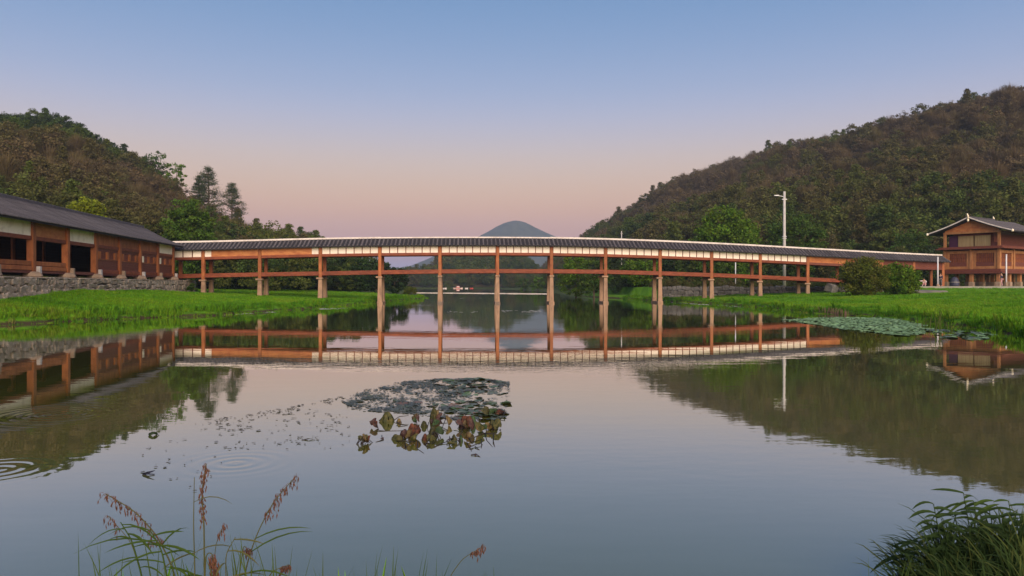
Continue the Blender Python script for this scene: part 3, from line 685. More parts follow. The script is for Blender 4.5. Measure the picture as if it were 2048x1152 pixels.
rib2 = rib_mesh([hroof(0, t, .01) - hroof(0, 0) for t in np.linspace(.02, 1.03, 14)], .098, 'tile_row').mesh('tile_row', M['tile'], True)
rear = MB()
for s in np.arange(sa + .1, sb, .27):
    link('tile_row', rib2, hr, hroof(s, 0) + V(0, 0, random.uniform(-.01, .01)), (0, 0, random.uniform(-.004, .004)))
    rr_ = rib_mesh([hroof(s, -t, .01) for t in (.02, .5, 1.03)], .098, 't'); rear.add(rr_.v, rr_.f)
tag(rear.build('rear_tile_rows', M['tile'], hr), kind='stuff')
k = MB(); hbox(k, sa, sb - 1.1, RT - .16, RT + .16, RZ - .03, RZ + .24); k.build('ridge_cap', M['tile'], hall, bevel=.03)

# ---- stone platform of the hall, each stone its own piece
def stone_mesh(seed):
    r = np.random.default_rng(seed); bm = bmesh.new(); bmesh.ops.create_cube(bm, size=1.0); bmesh.ops.bevel(bm, geom=bm.edges[:], offset=.13, segments=1, affect='EDGES')
    for v in bm.verts: v.co += Vector(r.normal(size=3) * .06)
    me = bpy.data.meshes.new('stone'); bm.to_mesh(me); bm.free(); return me
def stones_for(m, n=7, s0=0):
    L = []
    for i in range(n): me = stone_mesh(50 + i + s0); me.materials.append(m); L.append(me)
    return L
def stone_courses(parent, p_of, L, zlo, zhi, courses, avg, meshes, depth, rz, r):
    for c in range(courses):
        x = -r.uniform(0, avg)
        while x < L:
            w = avg * r.uniform(.55, 1.55); xm = x + w / 2
            if xm > L: break
            z0, z1 = zlo(xm), zhi(xm); hh = (z1 - z0) / courses; zz = z0 + hh * (c + .5) + r.uniform(-.06, .06)
            o = link('stone', meshes[int(r.integers(len(meshes)))], parent, p_of(xm, zz, r.uniform(-.03, .05)), (r.uniform(-.06, .06), r.uniform(-.13, .13), rz + r.uniform(-.04, .04)), (w * .97, depth, hh * r.uniform(.8, 1.22)))
            x += w
plat = thing('stone_platform', 'rough fieldstone retaining platform under the gallery hall', 'wall')
s_end = 5.2; s_beg = -8.4 * SP
k = MB(); hbox(k, s_beg, s_end, -7.5, .86, .2, 2.44); k.build('core', M['mortar'], plat)
for s in np.arange(s_beg, s_end, 1.3):
    k = MB(); hbox(k, s, min(s + 1.27, s_end), .25, 1.06 + random.uniform(-.04, .04), 2.40, 2.50 + random.uniform(-.02, .02)); k.build('coping_stone', M['stone'], plat, bevel=.03)
hrot = math.atan2(ha_.y, ha_.x); sr = np.random.default_rng(5)
def gz_at(q): return float(ground_h(q.x, q.y))
stone_courses(plat, lambda x, z, o: H(s_beg + x, .82 + o, z), s_end - s_beg, lambda x: gz_at(H(s_beg + x, 1.1, 0)) - .12, lambda x: 2.42, 3, .72, stones_for(M['stone']), .42, hrot, sr)
for j in range(8):
    q = H(s_end + .02, .6 - j * .75, 2.1); 
    for zz in (2.2, 1.75, 1.3): link('stone', stones_for(M['stone'], 1, 40 + j)[0], plat, V(q.x, q.y, zz), (0, 0, hrot + 1.57), (.74, .4, .44))

# ================================================================== TIMBER HOUSE (right bank)
P1 = V(61.7, 95.0); gd = V(57.9 - 61.7, 100.3 - 95.0); GW = gd.length; gd.normalize(); rd = V(gd.y, -gd.x)
def K(a, b_, z): q = P1 + gd * a + rd * b_; return V(q.x, q.y, z)
def kbox(k, a0, a1, b0, b1, z0, z1): return k.hexa([K(a0, b0, z0), K(a0, b1, z0), K(a1, b1, z0), K(a1, b0, z0), K(a0, b0, z1), K(a0, b1, z1), K(a1, b1, z1), K(a1, b0, z1)])
house = thing('timber_house', 'two storey timber house on short stilts with a gabled tiled roof', 'house')
Z0 = 1.80; BL = 13.0
for a in (.1, GW / 2, GW - .1):
    for b_ in (.1, 3.2, 6.4, 9.6, 12.8):
        k = MB(); kbox(k, a - .3, a + .3, b_ - .3, b_ + .3, Z0 - .3, Z0 + .62); k.build('stilt_base', M['plinth'], house, bevel=.05)
        k = MB(); kbox(k, a - .21, a + .21, b_ - .21, b_ + .21, Z0 + .62, 3.5); k.build('stilt', M['wood_ochre'], house, bevel=.03)
k = MB(); kbox(k, -.55, GW + .55, -.55, BL, 3.46, 3.70); k.build('platform_beam', M['wood_dark'], house, bevel=.03)
k = MB(); kbox(k, -.35, GW + .35, -.35, BL, 3.70, 4.05); k.build('platform_skirt', M['wood_dark'], house, bevel=.03)
k = MB(); kbox(k, .15, GW - .15, .15, BL, 4.05, 6.5); k.build('lower_wall', M['wood_dark'], house)
for a, b_ in ((0, 0), (GW, 0), (GW / 2, 0), (0, 4.2), (0, 8.4), (0, 12.6)):
    k = MB(); kbox(k, a - .17, a + .17, b_ - .17, b_ + .17, 4.05, 6.62); k.build('corner_post', M['wood_ochre'], house, bevel=.02)
def house_window(on_gable, c0, c1):
    def bx(k, u0, u1, d0, d1, z0, z1): return kbox(k, u0, u1, d0, d1, z0, z1) if on_gable else kbox(k, d0, d1, u0, u1, z0, z1)
    w = thing_part('window', house)
    k = MB()
    for u0, u1, z0, z1 in ((c0, c1, 4.08, 4.42), (c0, c1, 6.12, 6.48), (c0, c0 + .36, 4.42, 6.12), (c1 - .36, c1, 4.42, 6.12)): bx(k, u0, u1, -.04, .14, z0, z1)
    k.build('window_frame', M['wood_ochre'], w)
    k = MB(); bx(k, c0 + .36, c1 - .36, .10, .16, 4.42, 6.12); k.build('pane', M['wood'], w)
    k = MB(); n = 9
    for q in range(n): u = c0 + .36 + (c1 - c0 - .72) * (q + .5) / n; bx(k, u - .035, u + .035, .05, .10, 4.42, 6.12)
    bx(k, c0 + .36, c1 - .36, .04, .06, 5.5, 5.56)
    tag(k.build('lattice', M['wood_dark'], w), kind='stuff')
    k = MB(); bx(k, c0 + .36, c1 - .36, -.02, .035, 4.42, 4.98); k.build('lower_panel', M['wood_dark'], w)
def thing_part(name, parent):
    o = bpy.data.objects.new(name, None); C.objects.link(o); o.parent = parent; return o
for c0, c1 in ((.2, GW / 2 - .2), (GW / 2 + .2, GW - .2)): house_window(True, c0, c1)
for c0, c1 in ((.2, 4.0), (4.4, 8.2), (8.6, 12.4)): house_window(False, c0, c1)
k = MB(); kbox(k, -.85, GW + .85, -.85, BL, 6.64, 6.80); k.build('upper_deck', M['wood_dark'], house, bevel=.02)
k = MB(); kbox(k, -.6, GW + .6, -.6, BL, 6.80, 6.98); k.build('deck_edge', M['wood_dark'], house, bevel=.02)
k = MB(); kbox(k, 1.0, GW - .6, 1.0, BL, 6.98, 8.8); k.build('upper_wall', M['wood_dark'], house)
for a in (0, GW):
    k = MB(); kbox(k, a - .14, a + .14, -.14, .14, 6.98, 8.7); k.build('upper_post', M['wood_ochre'], house)
for a0, a1 in ((1.25, 3.1), (3.25, 5.1)):
    k = MB(); kbox(k, a0, a1, .55, .62, 7.05, 8.5); w = k.build('straw_blind', M['blind'], house)
    k = MB(); kbox(k, a0 - .05, a1 + .05, .48, .55, 8.44, 8.56); k.build('blind_rail', M['wood_dark'], w)
k = MB(); kbox(k, 5.2, GW - .25, .6, .66, 7.0, 8.5); k.build('hanging_cloth', M['purple'], house)
k = MB(); kbox(k, .2, 1.1, .5, .56, 7.0, 7.5); k.build('balustrade', M['wood_dark'], house)
k = MB(); kbox(k, -.2, GW + .2, -.10, .10, 8.70, 8.98); k.build('gable_beam', M['wood_ochre'], house, bevel=.02)
k = MB(); kbox(k, -.1, .1, .14, BL, 8.70, 8.95); k.build('eave_beam', M['wood_dark'], house)
gp = MB(); gt = lambda a: 8.98 + (10.42 - 8.98) * (1 - abs(a - GW / 2) / (GW / 2 + .35))
for j in range(14):
    a0 = .0 + GW * j / 14; a1 = GW * (j + 1) / 14 - .012; o_ = .03 * (j % 2)
    gp.hexa([K(a0, -.03 - o_, 8.98), K(a0, .03, 8.98), K(a1, .03, 8.98), K(a1, -.03 - o_, 8.98), K(a0, -.03 - o_, gt(a0)), K(a0, .03, gt(a0)), K(a1, .03, gt(a1)), K(a1, -.03 - o_, gt(a1))])
tag(gp.build('gable_boards', M['wood_orange'], house), kind='stuff')
OV = 1.75; AM = GW / 2; AZ = 10.72; EZ2 = 8.80
def kroof(b_, t, dz=0): return K(AM + t * (AM + OV), b_, EZ2 + (AZ - EZ2) * (1 - abs(t)) - .12 * math.sin(math.pi * abs(t)) + dz)
ts5 = [1, .5, 0, -.5, -1]; bs_ = [-.85, 3, 7, 10, 13]; vv = []; ff = []
for b_ in bs_: vv += [kroof(b_, t) for t in ts5] + [kroof(b_, t, -.14) for t in ts5]
for i in range(len(bs_) - 1):
    o = i * 10
    for j in range(4): ff += [(o + j, o + j + 1, o + j + 11, o + j + 10), (o + j + 6, o + j + 5, o + j + 15, o + j + 16)]
    ff += [(o + 5, o, o + 10, o + 15), (o + 4, o + 9, o + 19, o + 14)]
for o in (0, 40): ff += [(o + j, o + j + 5, o + j + 6, o + j + 1) for j in range(4)]
kr = MB().add(vv, ff).build('roof', M['tile_under'], house)
for sgn in (1, -1):
    rb = rib_mesh([kroof(0, sgn * t, .01) - kroof(0, 0) for t in np.linspace(.03, 1.03, 8)], .10, 'tile_row').mesh('tile_row', M['tile'], True)
    for b_ in np.arange(-.7, 12.9, .36): link('tile_row', rb, kr, kroof(b_, 0))
    k = MB()
    for j in range(4):
        a, c = kroof(-.93, sgn * j / 4 * 1.02), kroof(-.93, sgn * (j + 1) / 4 * 1.02); k.bar(a + V(0, 0, .06), c + V(0, 0, .06), .10, .13)
    k.build('verge_board', M['ridge'], house)
    k = MB(); k.lathe(kroof(-.95, sgn * 1.02, -.14), [(.08, 0), (.15, .1), (.15, .24), (.06, .34)], 8); k.build('eave_finial', M['white_old'], house, True)
k = MB(); kbox(k, AM - .14, AM + .14, -.9, 6.8, AZ - .02, AZ + .2); k.build('ridge_cap', M['tile'], house, bevel=.02)
for b_ in (-.95, 6.7):
    k = MB(); k.tube([K(AM, b_, AZ - .1), K(AM, b_ - .1, AZ + .25), K(AM, b_ - .28, AZ + .52)], [.13, .12, .05], 6); k.build('ridge_finial', M['white_old'], house, True)
k = MB(); k.lathe(K(AM, -1.0, AZ - .52), [(.05, 0), (.13, .1), (.13, .3), (.05, .38)], 8); k.build('gable_pendant', M['white_old'], house, True)

# ================================================================== OTHER WALLS, POLES, SMALL THINGS
rw = thing('stone_wall', 'low dark stone retaining wall on the bank behind the bridge piers', 'wall')
wl_pts = [(19.5, 96.9), (26, 96.3), (33, 95.8), (40, 95.3)]
wr = np.random.default_rng(9); sd = stones_for(M['stone_dark'], 6, 20)
for (a, c) in zip(wl_pts[:-1], wl_pts[1:]):
    a = V(*a); c = V(*c); L = (c - a).length; d = (c - a) / L; ro = math.atan2(d.y, d.x)
    MB().prism(a + V(0, .35), c + V(0, .35), .6, -.1, 1.68, -.1, 1.68).build('core', M['mortar'], rw)
    stone_courses(rw, lambda x, z, o: V(a.x + d.x * x, a.y + d.y * x - .02 + o, z), L, lambda x: .28, lambda x: 1.78 + .05 * math.sin(x), 3, .75, sd, .5, ro, wr)
for j, (u, y, w, h_, Y) in enumerate([(1665, 583, 1.9, 1.1, 90.6), (1690, 583, 1.7, 1.15, 90.2), (1712, 584, 1.3, 1.0, 89.8), (1750, 584, 2.2, 1.2, 88.6)]):
    p = px(u, y, Y); o = link('boulder', sd[j], None, (p.x, p.y, gz_at(V(p.x, p.y)) + .28), (.3 + .2 * j, .35, .7 + .5 * j), (w, w * .7, h_))
    tag(o, ['angular grey boulder at the end of the dark stone wall', 'broad grey boulder beside the round bush', 'grey boulder half hidden behind the round bush', 'tan grey boulder between the two bank bushes'][j], 'rock', 'boulders below the lane')
p = px(1860, 588, 80); tag(link('boulder', stones_for(M['stone_dark'], 1, 60)[0], None, (p.x, p.y, gz_at(V(p.x, p.y)) + .1), (0, 0, .1), (3.6, .9, .45)), 'long low flat rock in the grass slope below the lane', 'rock', 'boulders below the lane')

def pole(name, label, u, Y, ytop, zbase, r0, r1, m=M['concrete'], cat='pole', group=None):
    t = px(u, ytop, Y); o = thing(name, label, cat, (t.x, t.y, zbase), group); h = t.z - zbase
    MB().tube([(0, 0, -.5), (0, 0, h)], [r0, r1], 10).build('shaft', m, o, True); return o, h
lp, h = pole('street_lamp', 'tall pale concrete lamp pole with a short arm behind the bridge', 1568.5, 99, 383, 1.7, .23, .15)
MB().box((-.32, -.1, h - 1.1), (.32, .1, h - .98)).build('crossarm', M['metal_white'], lp)
MB().tube([(0, 0, h - .75), (-.5, -.1, h - .62), (-.95, -.15, h - .58)], .05, 6).build('arm', M['metal_white'], lp)
MB().hexa([(-1.4, -.28, h - .6), (-.8, -.28, h - .62), (-.8, 0, h - .62), (-1.4, 0, h - .6), (-1.4, -.24, h - .5), (-.8, -.26, h - .48), (-.8, -.02, h - .48), (-1.4, -.04, h - .5)]).build('lamp_head', M['lampglass'], lp, bevel=.02)
for z in (-6.0, -6.25): MB().lathe((0, 0, h + z), [(.2, 0), (.3, .02), (.3, .1), (.2, .12)], 8).build('clamp_band', M['metal_white'], lp)
p1, h1 = pole('white_post', 'slim white post in front of the house stilts', 2012.5, 90.0, 510, 1.84, .09, .08, M['metal_white'], 'post')
MB().lathe((0, 0, h1), [(.1, 0), (.1, .05), (.03, .1)], 8).build('cap', M['metal_white'], p1)
MB().lathe((0, 0, 0), [(.16, -.05), (.16, .25), (.1, .5)], 8).build('base', M['plinth'], p1)
p2, h2 = pole('white_post', 'slim white post at the bridge end beside the timber house', 1875.5, 94.5, 515, 1.84, .09, .08, M['metal_white'], 'post')
MB().lathe((0, 0, h2), [(.1, 0), (.1, .05), (.03, .1)], 8).build('cap', M['metal_white'], p2)
MB().lathe((0, 0, 0), [(.16, -.05), (.16, .2), (.1, .3)], 8).build('base', M['plinth'], p2)
p3, h3 = pole('white_post', 'thin white post seen through the bridge opening', 1471, 103, 518, 1.9, .075, .07, M['metal_white'], 'post')
MB().lathe((0, 0, h3), [(.09, 0), (.09, .05), (.03, .1)], 8).build('cap', M['metal_white'], p3)
def upole(u, Y, yt, L, label, arm=True):
    t = px(u, yt, Y); o = thing('utility_pole', label, 'pole', (t.x, t.y, t.z - L), 'power poles on the hillside')
    MB().tube([(0, 0, 0), (0, 0, L)], [.13, .09], 8).build('shaft', M['concrete'], o, True)
    MB().box((-.8 if arm else -.25, -.06, L - .5), (.8 if arm else .25, .06, L - .42)).build('crossarm', M['wire'], o); return t
q1 = upole(1808.5, 215, 349, 12, 'thin pale power pole high on the wooded hillside above the house'); q2 = upole(1640, 195, 392, 11, 'short power pole among the hillside trees right of the lamp pole')
upole(1243, 150, 462, 11, 'thin pole top just above the bridge roof', False)
for j, (dx, dz) in enumerate(((-.7, -.3), (-.25, -.3), (.25, -.3), (.7, -.3))):
    a = q1 + V(dx, 0, dz - j * .5); c = q2 + V(dx, 0, dz - .4 * j); pts = []
    for s in np.linspace(0, 1, 14): pp = a.lerp(c, s); pp.z -= 1.6 * 4 * s * (1 - s) * .6; pts.append(pp)
    tag(MB().tube(pts, .035, 4).build('power_line', M['wire'], None), ['topmost pale power line between the hillside poles', 'second power line from the top between the hillside poles', 'third power line from the top between the hillside poles', 'lowest power line between the hillside poles'][j], 'cable', 'power lines on the hillside')
# ---- the woods on the hills
def tint_for(p, r, brown, top=None):
    n = fbm(p[:, 0] / 38 + 4, p[:, 1] / 38 + 2, 4) * .9 + fbm(p[:, 0] / 95 + 7, p[:, 1] / 60 + 1, 2) * .7 + fbm(p[:, 0] / 9, p[:, 1] / 9 + p[:, 2] / 9, 2) * .5
    t = .42 + brown + n * .55 + r.normal(size=len(p)) * .13
    if top is not None: t = t - top
    return np.clip(t, 0, 1)
def kinds_for(t, r):
    k = np.where(t > .55, r.choice([5, 6, 4, 5, 6, 7, 2], len(t)), r.choice([0, 1, 2, 3, 4, 7, 0, 1], len(t))); return k
wr5 = np.random.default_rng(3)
p, j = hill_points(PL, 2300, wr5); zt = p[:, 2]; tn = tint_for(p, wr5, .13, .62 * sstep(27, 38, zt) + .22 * sstep(20, 7, zt)); kd = kinds_for(tn, wr5)
scatter('woods', p - [0, 0, .4], wr5.uniform(.62, 1.12, len(p)), wr5.uniform(0, 6.28, len(p)), tn, kd, PROTO, 'brown and green woods covering the hill behind the hall', 'woods')
p, j = hill_points(PR, 4200, wr5); tn = tint_for(p, wr5, .23, .12 * sstep(24, 8, p[:, 2])); kd = kinds_for(tn, wr5)
scatter('woods', p - [0, 0, .4], wr5.uniform(.75, 1.4, len(p)), wr5.uniform(0, 6.28, len(p)), tn, kd, PROTO, 'brown and green woods covering the long right hillside', 'woods')
p, j = hill_points(PM, 900, wr5); tn = tint_for(p, wr5, -.12); kd = kinds_for(tn, wr5)
scatter('woods', p - [0, 0, .4], wr5.uniform(1.0, 1.7, len(p)), wr5.uniform(0, 6.28, len(p)), tn, kd, PROTO, 'hazy green woods on the far knoll', 'woods')
# belts of scrub at the foot of the hills: both banks beyond the bridge, terrace behind the wall
def belt(n, f, r):
    out = []
    while len(out) < n:
        x, y = f(r); out.append((x, y, float(ground_h(x, y)) - .3))
    return np.array(out)
def on_land(x, y, m=3): return poly_sdf(np.array([x]), np.array([y]))[0] > m
def pick(fx, m):
    def f(r):
        while True:
            x, y = fx(r)
            if on_land(x, y, m): return x, y
    return f
b1 = belt(420, pick(lambda r: (r.uniform(-75, -20), r.uniform(100, 260)), 7), wr5); b1 = b1[(b1[:, 0] < -26 - .0 * b1[:, 1]) | (b1[:, 1] > 128)]
b2 = belt(520, pick(lambda r: (r.uniform(12, 75), r.uniform(112, 330)), 3.0), wr5)
b3 = belt(260, pick(lambda r: (r.uniform(-110, 60), r.uniform(380, 470)), 3), wr5)
bb = np.concatenate([b1, b2, b3]); tn = np.clip(.22 + fbm(bb[:, 0] / 14, bb[:, 1] / 14, 3) * .5 + wr5.normal(size=len(bb)) * .12, 0, .8); kd = kinds_for(tn, wr5)
scatter('woods', bb, np.where(bb[:, 1] > 370, wr5.uniform(.7, 1.3, len(bb)), wr5.uniform(.45, 1.0, len(bb))), wr5.uniform(0, 6.28, len(bb)), tn, kd, PROTO, 'dark green thicket along the river banks beyond the bridge', 'woods')
sh = belt(150, pick(lambda r: (r.uniform(19.5, 52), r.uniform(98.5, 112)), 2), wr5)
scatter('undergrowth', sh, wr5.uniform(.12, .34, len(sh)), wr5.uniform(0, 6.28, len(sh)), np.clip(wr5.normal(.42, .2, len(sh)), 0, 1), wr5.choice([2, 4, 7], len(sh)), PROTO, 'low scrub and weeds on the terrace behind the dark stone wall', 'undergrowth')

# ---- trees one can tell apart
fg = lambda n, *c, **k: foliage_mat(n, c, **k)
m_pine = fg('pine_needles', (.032, .056, .024), (.050, .076, .028), (.066, .086, .030))
m_bright = fg('bright_leaves', (.050, .110, .010), (.085, .165, .012), (.130, .190, .014))
m_yellow = fg('yellow_green_leaves', (.110, .150, .008), (.170, .200, .010), (.190, .21, .012))
m_green = fg('mid_green_leaves', (.030, .070, .012), (.055, .105, .014), (.080, .120, .018))
m_mid = fg('fresh_green_leaves', (.040, .088, .012), (.068, .130, .014), (.100, .150, .018))
m_dark = fg('dark_leaves', (.018, .038, .014), (.030, .058, .016), (.045, .075, .018))
m_olive = fg('olive_leaves', (.060, .085, .012), (.095, .115, .014), (.120, .110, .020))
def on_hill(P, u, Y):      # height of a hill's surface at pixel column u and depth Y
    x = (u - 1024) / F * Y; q = P.reshape(-1, 3); d = np.hypot(q[:, 0] - x, q[:, 1] - Y); k = np.argsort(d)[:4]; w = 1 / (d[k] + .1); return float((q[k, 2] * w).sum() / w.sum())
def tr(u, ytop, Y, w_px, m, name, label, zb=None, fn=tree, **k):
    t = px(u, ytop, Y); zb = gz_at(V(t.x, t.y)) if zb is None else zb; h = t.z - zb
    return fn(name, label, (t.x, t.y, zb), h, w_px / 2 / F * Y, m, **k)
pine('pine_tree', 'tallest loose crowned pine on the left ridge against the sky', (px(416, 400, 198).x, 198, px(416, 428, 198).z), 12.2, 4.0, m_pine, 4, 16, 'ridge pines')
pine('pine_tree', 'lower pine leaning at the right end of the ridge pair', (px(463, 414, 196).x, 196, px(463, 440, 196).z), 9.4, 3.3, m_pine, 9, 13, 'ridge pines')
pine('pine_tree', 'small dark pine on the ridge just left of the tallest one', (px(398, 390, 200).x, 200, px(398, 420, 200).z), 9.0, 2.4, m_pine, 14, 12, 'ridge pines')
tr(315, 303, 204, 62, m_green, 'ridge_tree', 'airy light green tree on the left skyline with sky gaps', zb=px(315, 368, 204).z, n_cl=40, per=34, leaf=.26, z0=.1, cl_r=.2)
tr(352, 325, 202, 46, m_bright, 'ridge_tree', 'small green skyline tree between the airy tree and the pines', zb=px(352, 382, 202).z, n_cl=36, per=34, leaf=.26, z0=.1, cl_r=.2)
tr(171, 398, 92, 62, m_yellow, 'shrub', 'rounded yellow green shrub above the hall roof', zb=px(171, 455, 92).z, cat='shrub', n_cl=130, per=70, leaf=.15, shape='dome', z0=.0, cl_r=.28)
tr(378, 395, 104, 96, m_mid, 'broadleaf_tree', 'full green tree behind the corner where hall and bridge meet', n_cl=210, per=70, leaf=.2, z0=.1, cl_r=.22)
tr(545, 447, 150, 110, m_olive, 'broadleaf_tree', 'wide olive green tree showing above the left part of the bridge roof', n_cl=80, per=60, leaf=.24, z0=.1)
tr(1452, 419, 118, 118, m_bright, 'broadleaf_tree', 'large bright green round tree behind the bridge left of the lamp pole', n_cl=240, per=80, leaf=.22, shape='dome', z0=.0, cl_r=.24)
tr(1592, 430, 124, 120, m_green, 'broadleaf_tree', 'dull green spreading tree behind the lamp pole', n_cl=180, per=70, leaf=.22, z0=.1, cl_r=.2)
tr(1822, 460, 127, 96, m_green, 'broadleaf_tree', 'dark spreading tree behind the bridge roof left of the timber house', n_cl=90, per=60, leaf=.2, z0=.1)
tr(1152, 508, 122, 70, m_bright, 'bank_tree', 'light green willowy tree at the water edge under the bridge right of centre', n_cl=80, per=60, leaf=.17, z0=.05, cl_r=.22)
tr(1188, 512, 116, 60, m_green, 'bank_tree', 'darker green tree beside the willowy one at the water edge', n_cl=70, per=60, leaf=.17, z0=.05)
tr(1282, 516, 118, 78, m_bright, 'bank_tree', 'bushy green tree on the right bank seen under the bridge', n_cl=80, per=60, leaf=.17, z0=.05)
tr(1345, 500, 128, 90, m_dark, 'bank_tree', 'dark green tree behind the sixth bay of the right bank', n_cl=80, per=60, leaf=.2, z0=.05)
tr(1425, 512, 112, 60, m_green, 'bank_tree', 'green tree just behind the dark stone wall', n_cl=60, per=60, leaf=.16, z0=.08)
tr(1075, 552, 262, 30, m_bright, 'bank_tree', 'small light green tree on the far bank between two piers', n_cl=40, per=40, leaf=.3, z0=.03)
tr(1046, 556, 300, 26, m_green, 'bank_tree', 'small green tree beyond the weir left of the light green one', n_cl=40, per=40, leaf=.3, z0=.03)
tr(752, 518, 128, 62, m_dark, 'bank_tree', 'dark tree on the left bank beside the fourth pier', n_cl=80, per=60, leaf=.2, z0=.05)
tr(790, 532, 136, 54, m_dark, 'bank_tree', 'dark rounded tree nearest the water on the left bank', n_cl=80, per=60, leaf=.2, z0=.03)
tr(700, 512, 122, 80, m_dark, 'bank_tree', 'dense dark tree behind the third pier on the left bank', n_cl=90, per=60, leaf=.2, z0=.03)
tr(600, 505, 112, 90, m_dark, 'bank_tree', 'dense dark tree seen through the second open bay', n_cl=90, per=60, leaf=.2, z0=.03)
tr(470, 508, 108, 90, m_dark, 'bank_tree', 'dense dark tree seen through the first open bay', n_cl=90, per=60, leaf=.2, z0=.03)
tr(820, 572, 118, 26, m_olive, 'shrub', 'small scrubby bush on the tip of the left spit', cat='shrub', n_cl=30, per=40, leaf=.12, z0=.0, shape='dome')
tr(1726, 516, 76, 88, m_olive, 'round_bush', 'large round olive green bush in front of the bridge end', cat='bush', n_cl=220, per=70, leaf=.10, shape='dome', z0=-.06, cl_r=.24)
tr(1799, 527, 77, 70, m_bright, 'round_bush', 'smaller bright green bush in front of the bridge end', cat='bush', n_cl=190, per=70, leaf=.10, shape='dome', z0=-.04, cl_r=.24)
tr(385, 566, 80.2, 22, m_green, 'shrub', 'leafy weed bush at the end of the stone platform', cat='shrub', n_cl=30, per=50, leaf=.07, shape='dome', z0=.0)
tr(55, 556, 48.0, 50, m_green, 'shrub', 'tall weeds growing against the stone platform at the picture edge', cat='shrub', n_cl=36, per=50, leaf=.06, z0=.0)

# ---- grass on the banks (uncountable)
m_grass = foliage_mat('grass_blades', [(.045, .125, .009), (.085, .23, .010), (.135, .29, .012), (.185, .29, .018), (.17, .15, .045)], .3, True, val=.3)
def tuft(seed, n, h, spread, w):
    r = np.random.default_rng(seed); a = r.uniform(0, 6.28, n); q = r.random(n) ** .5 * spread; b_ = np.stack([np.cos(a) * q, np.sin(a) * q, np.zeros(n) - .03], -1)
    L = h * r.uniform(.5, 1.1, n); a2 = a + r.normal(size=n) * .8; ln = r.uniform(.1, .6, n); tip = b_ + np.stack([np.cos(a2) * L * ln, np.sin(a2) * L * ln, L], -1)
    m_ = b_ * .45 + tip * .55 + np.stack([np.zeros(n), np.zeros(n), L * .12], -1); s = np.stack([-np.sin(a2), np.cos(a2), np.zeros(n)], -1) * w
    v = np.stack([b_ - s, b_ + s, m_ + s * .8, tip, m_ - s * .8], 1).reshape(-1, 3); f = np.arange(n * 5).reshape(n, 5); me = np_mesh('grass_tuft', v, f, m_grass)
    la = me.attributes.new('leaf', 'FLOAT', 'FACE'); la.data.foreach_set('value', r.random(n).astype(np.float32)); return me
TUFT = [tuft(1, 34, .10, .32, .012), tuft(2, 34, .13, .30, .012), tuft(3, 30, .20, .25, .013), tuft(4, 26, .38, .18, .012)]
gr = np.random.default_rng(21)
def lawn(n, x0, x1, y0, y1):
    x = gr.uniform(x0, x1, n * 3); u_ = gr.random(n * 3); y = 1 / (1 / y0 + (1 / y1 - 1 / y0) * u_); d = poly_sdf(x, y); k = (d > .12) & ((np.abs(x) < .75 * y) | (y < 20)) & (y < np.interp(x, LX, LY) - .3); return x[k][:n], y[k][:n], d[k][:n]
xa, ya, da = zip(lawn(15000, -42, -12, 30, 118), lawn(17000, 14, 75, 20, 112), lawn(500, -3, 1.2, 2.0, 2.7))
x, y, d = np.concatenate(xa), np.concatenate(ya), np.concatenate(da); z = ground_h(x, y)
q = (x - h0_.x) * hn_.x + (y - h0_.y) * hn_.y; ok = ~((q < 1.2) & (x < 0) & (y < 86) & (y > 20)) & (z > .03); x, y, d, z = x[ok], y[ok], d[ok], z[ok]
tn = np.clip(.45 + fbm(x * .25, y * .25, 3) * .45 + gr.normal(size=len(x)) * .12, 0, .85); kd = np.where(d < .8, gr.choice([2, 3, 2], len(x)), np.where(gr.random(len(x)) < .04, 2, gr.choice([0, 1, 0], len(x))))
scatter('grass', np.stack([x, y, z], -1), gr.uniform(.7, 1.4, len(x)), gr.uniform(0, 6.28, len(x)), tn, kd, TUFT, 'short bright green grass on both river banks', 'grass')
# long ragged grass along the water's edge
ed = []
for i in range(len(POLY)):
    a, c = V(*POLY[i]), V(*POLY[(i + 1) % len(POLY)]); L = (c - a).length
    if max(a.y, c.y) > 128 or min(a.y, c.y) < 15 or min(a.x, c.x) < -40: continue
    for s in gr.random(int(L * 12)): p_ = a.lerp(c, s); ed.append((p_.x + gr.normal() * .45, p_.y + gr.normal() * .45))
ed = np.array(ed); z = ground_h(ed[:, 0], ed[:, 1]); k = (z > -.12); ed, z = ed[k], np.maximum(z[k], -.03)
scatter('bank_grass', np.column_stack([ed, z]), gr.uniform(.45, 1.0, len(ed)), gr.uniform(0, 6.28, len(ed)), np.clip(gr.normal(.38, .25, len(ed)), 0, 1), gr.choice([2, 3, 2, 1, 1], len(ed)), TUFT, 'long ragged grass along the water edge', 'grass')
# dry pale stubble under the right bank
m_dry = foliage_mat('dry_reed', [(.30, .21, .13), (.36, .27, .17), (.22, .15, .09)], .2, False)
st = MB()
for t in np.linspace(0, 1, 150):
    u = 1556 + 140 * t; yb = 616 + 15.5 * t ** .9; b_ = wp(u + random.uniform(-3, 3), yb + random.uniform(-.4, .6)); h_ = random.uniform(.22, .5)
    st.tube([b_ + V(0, 0, -.1), b_ + V(random.uniform(-.06, .06), random.uniform(-.05, .05), h_)], [.022, .012], 4, False)
tag(st.build('reed_stubble', m_dry), 'pale dry reed stubble fringing the right bank', 'reeds', kind='stuff')
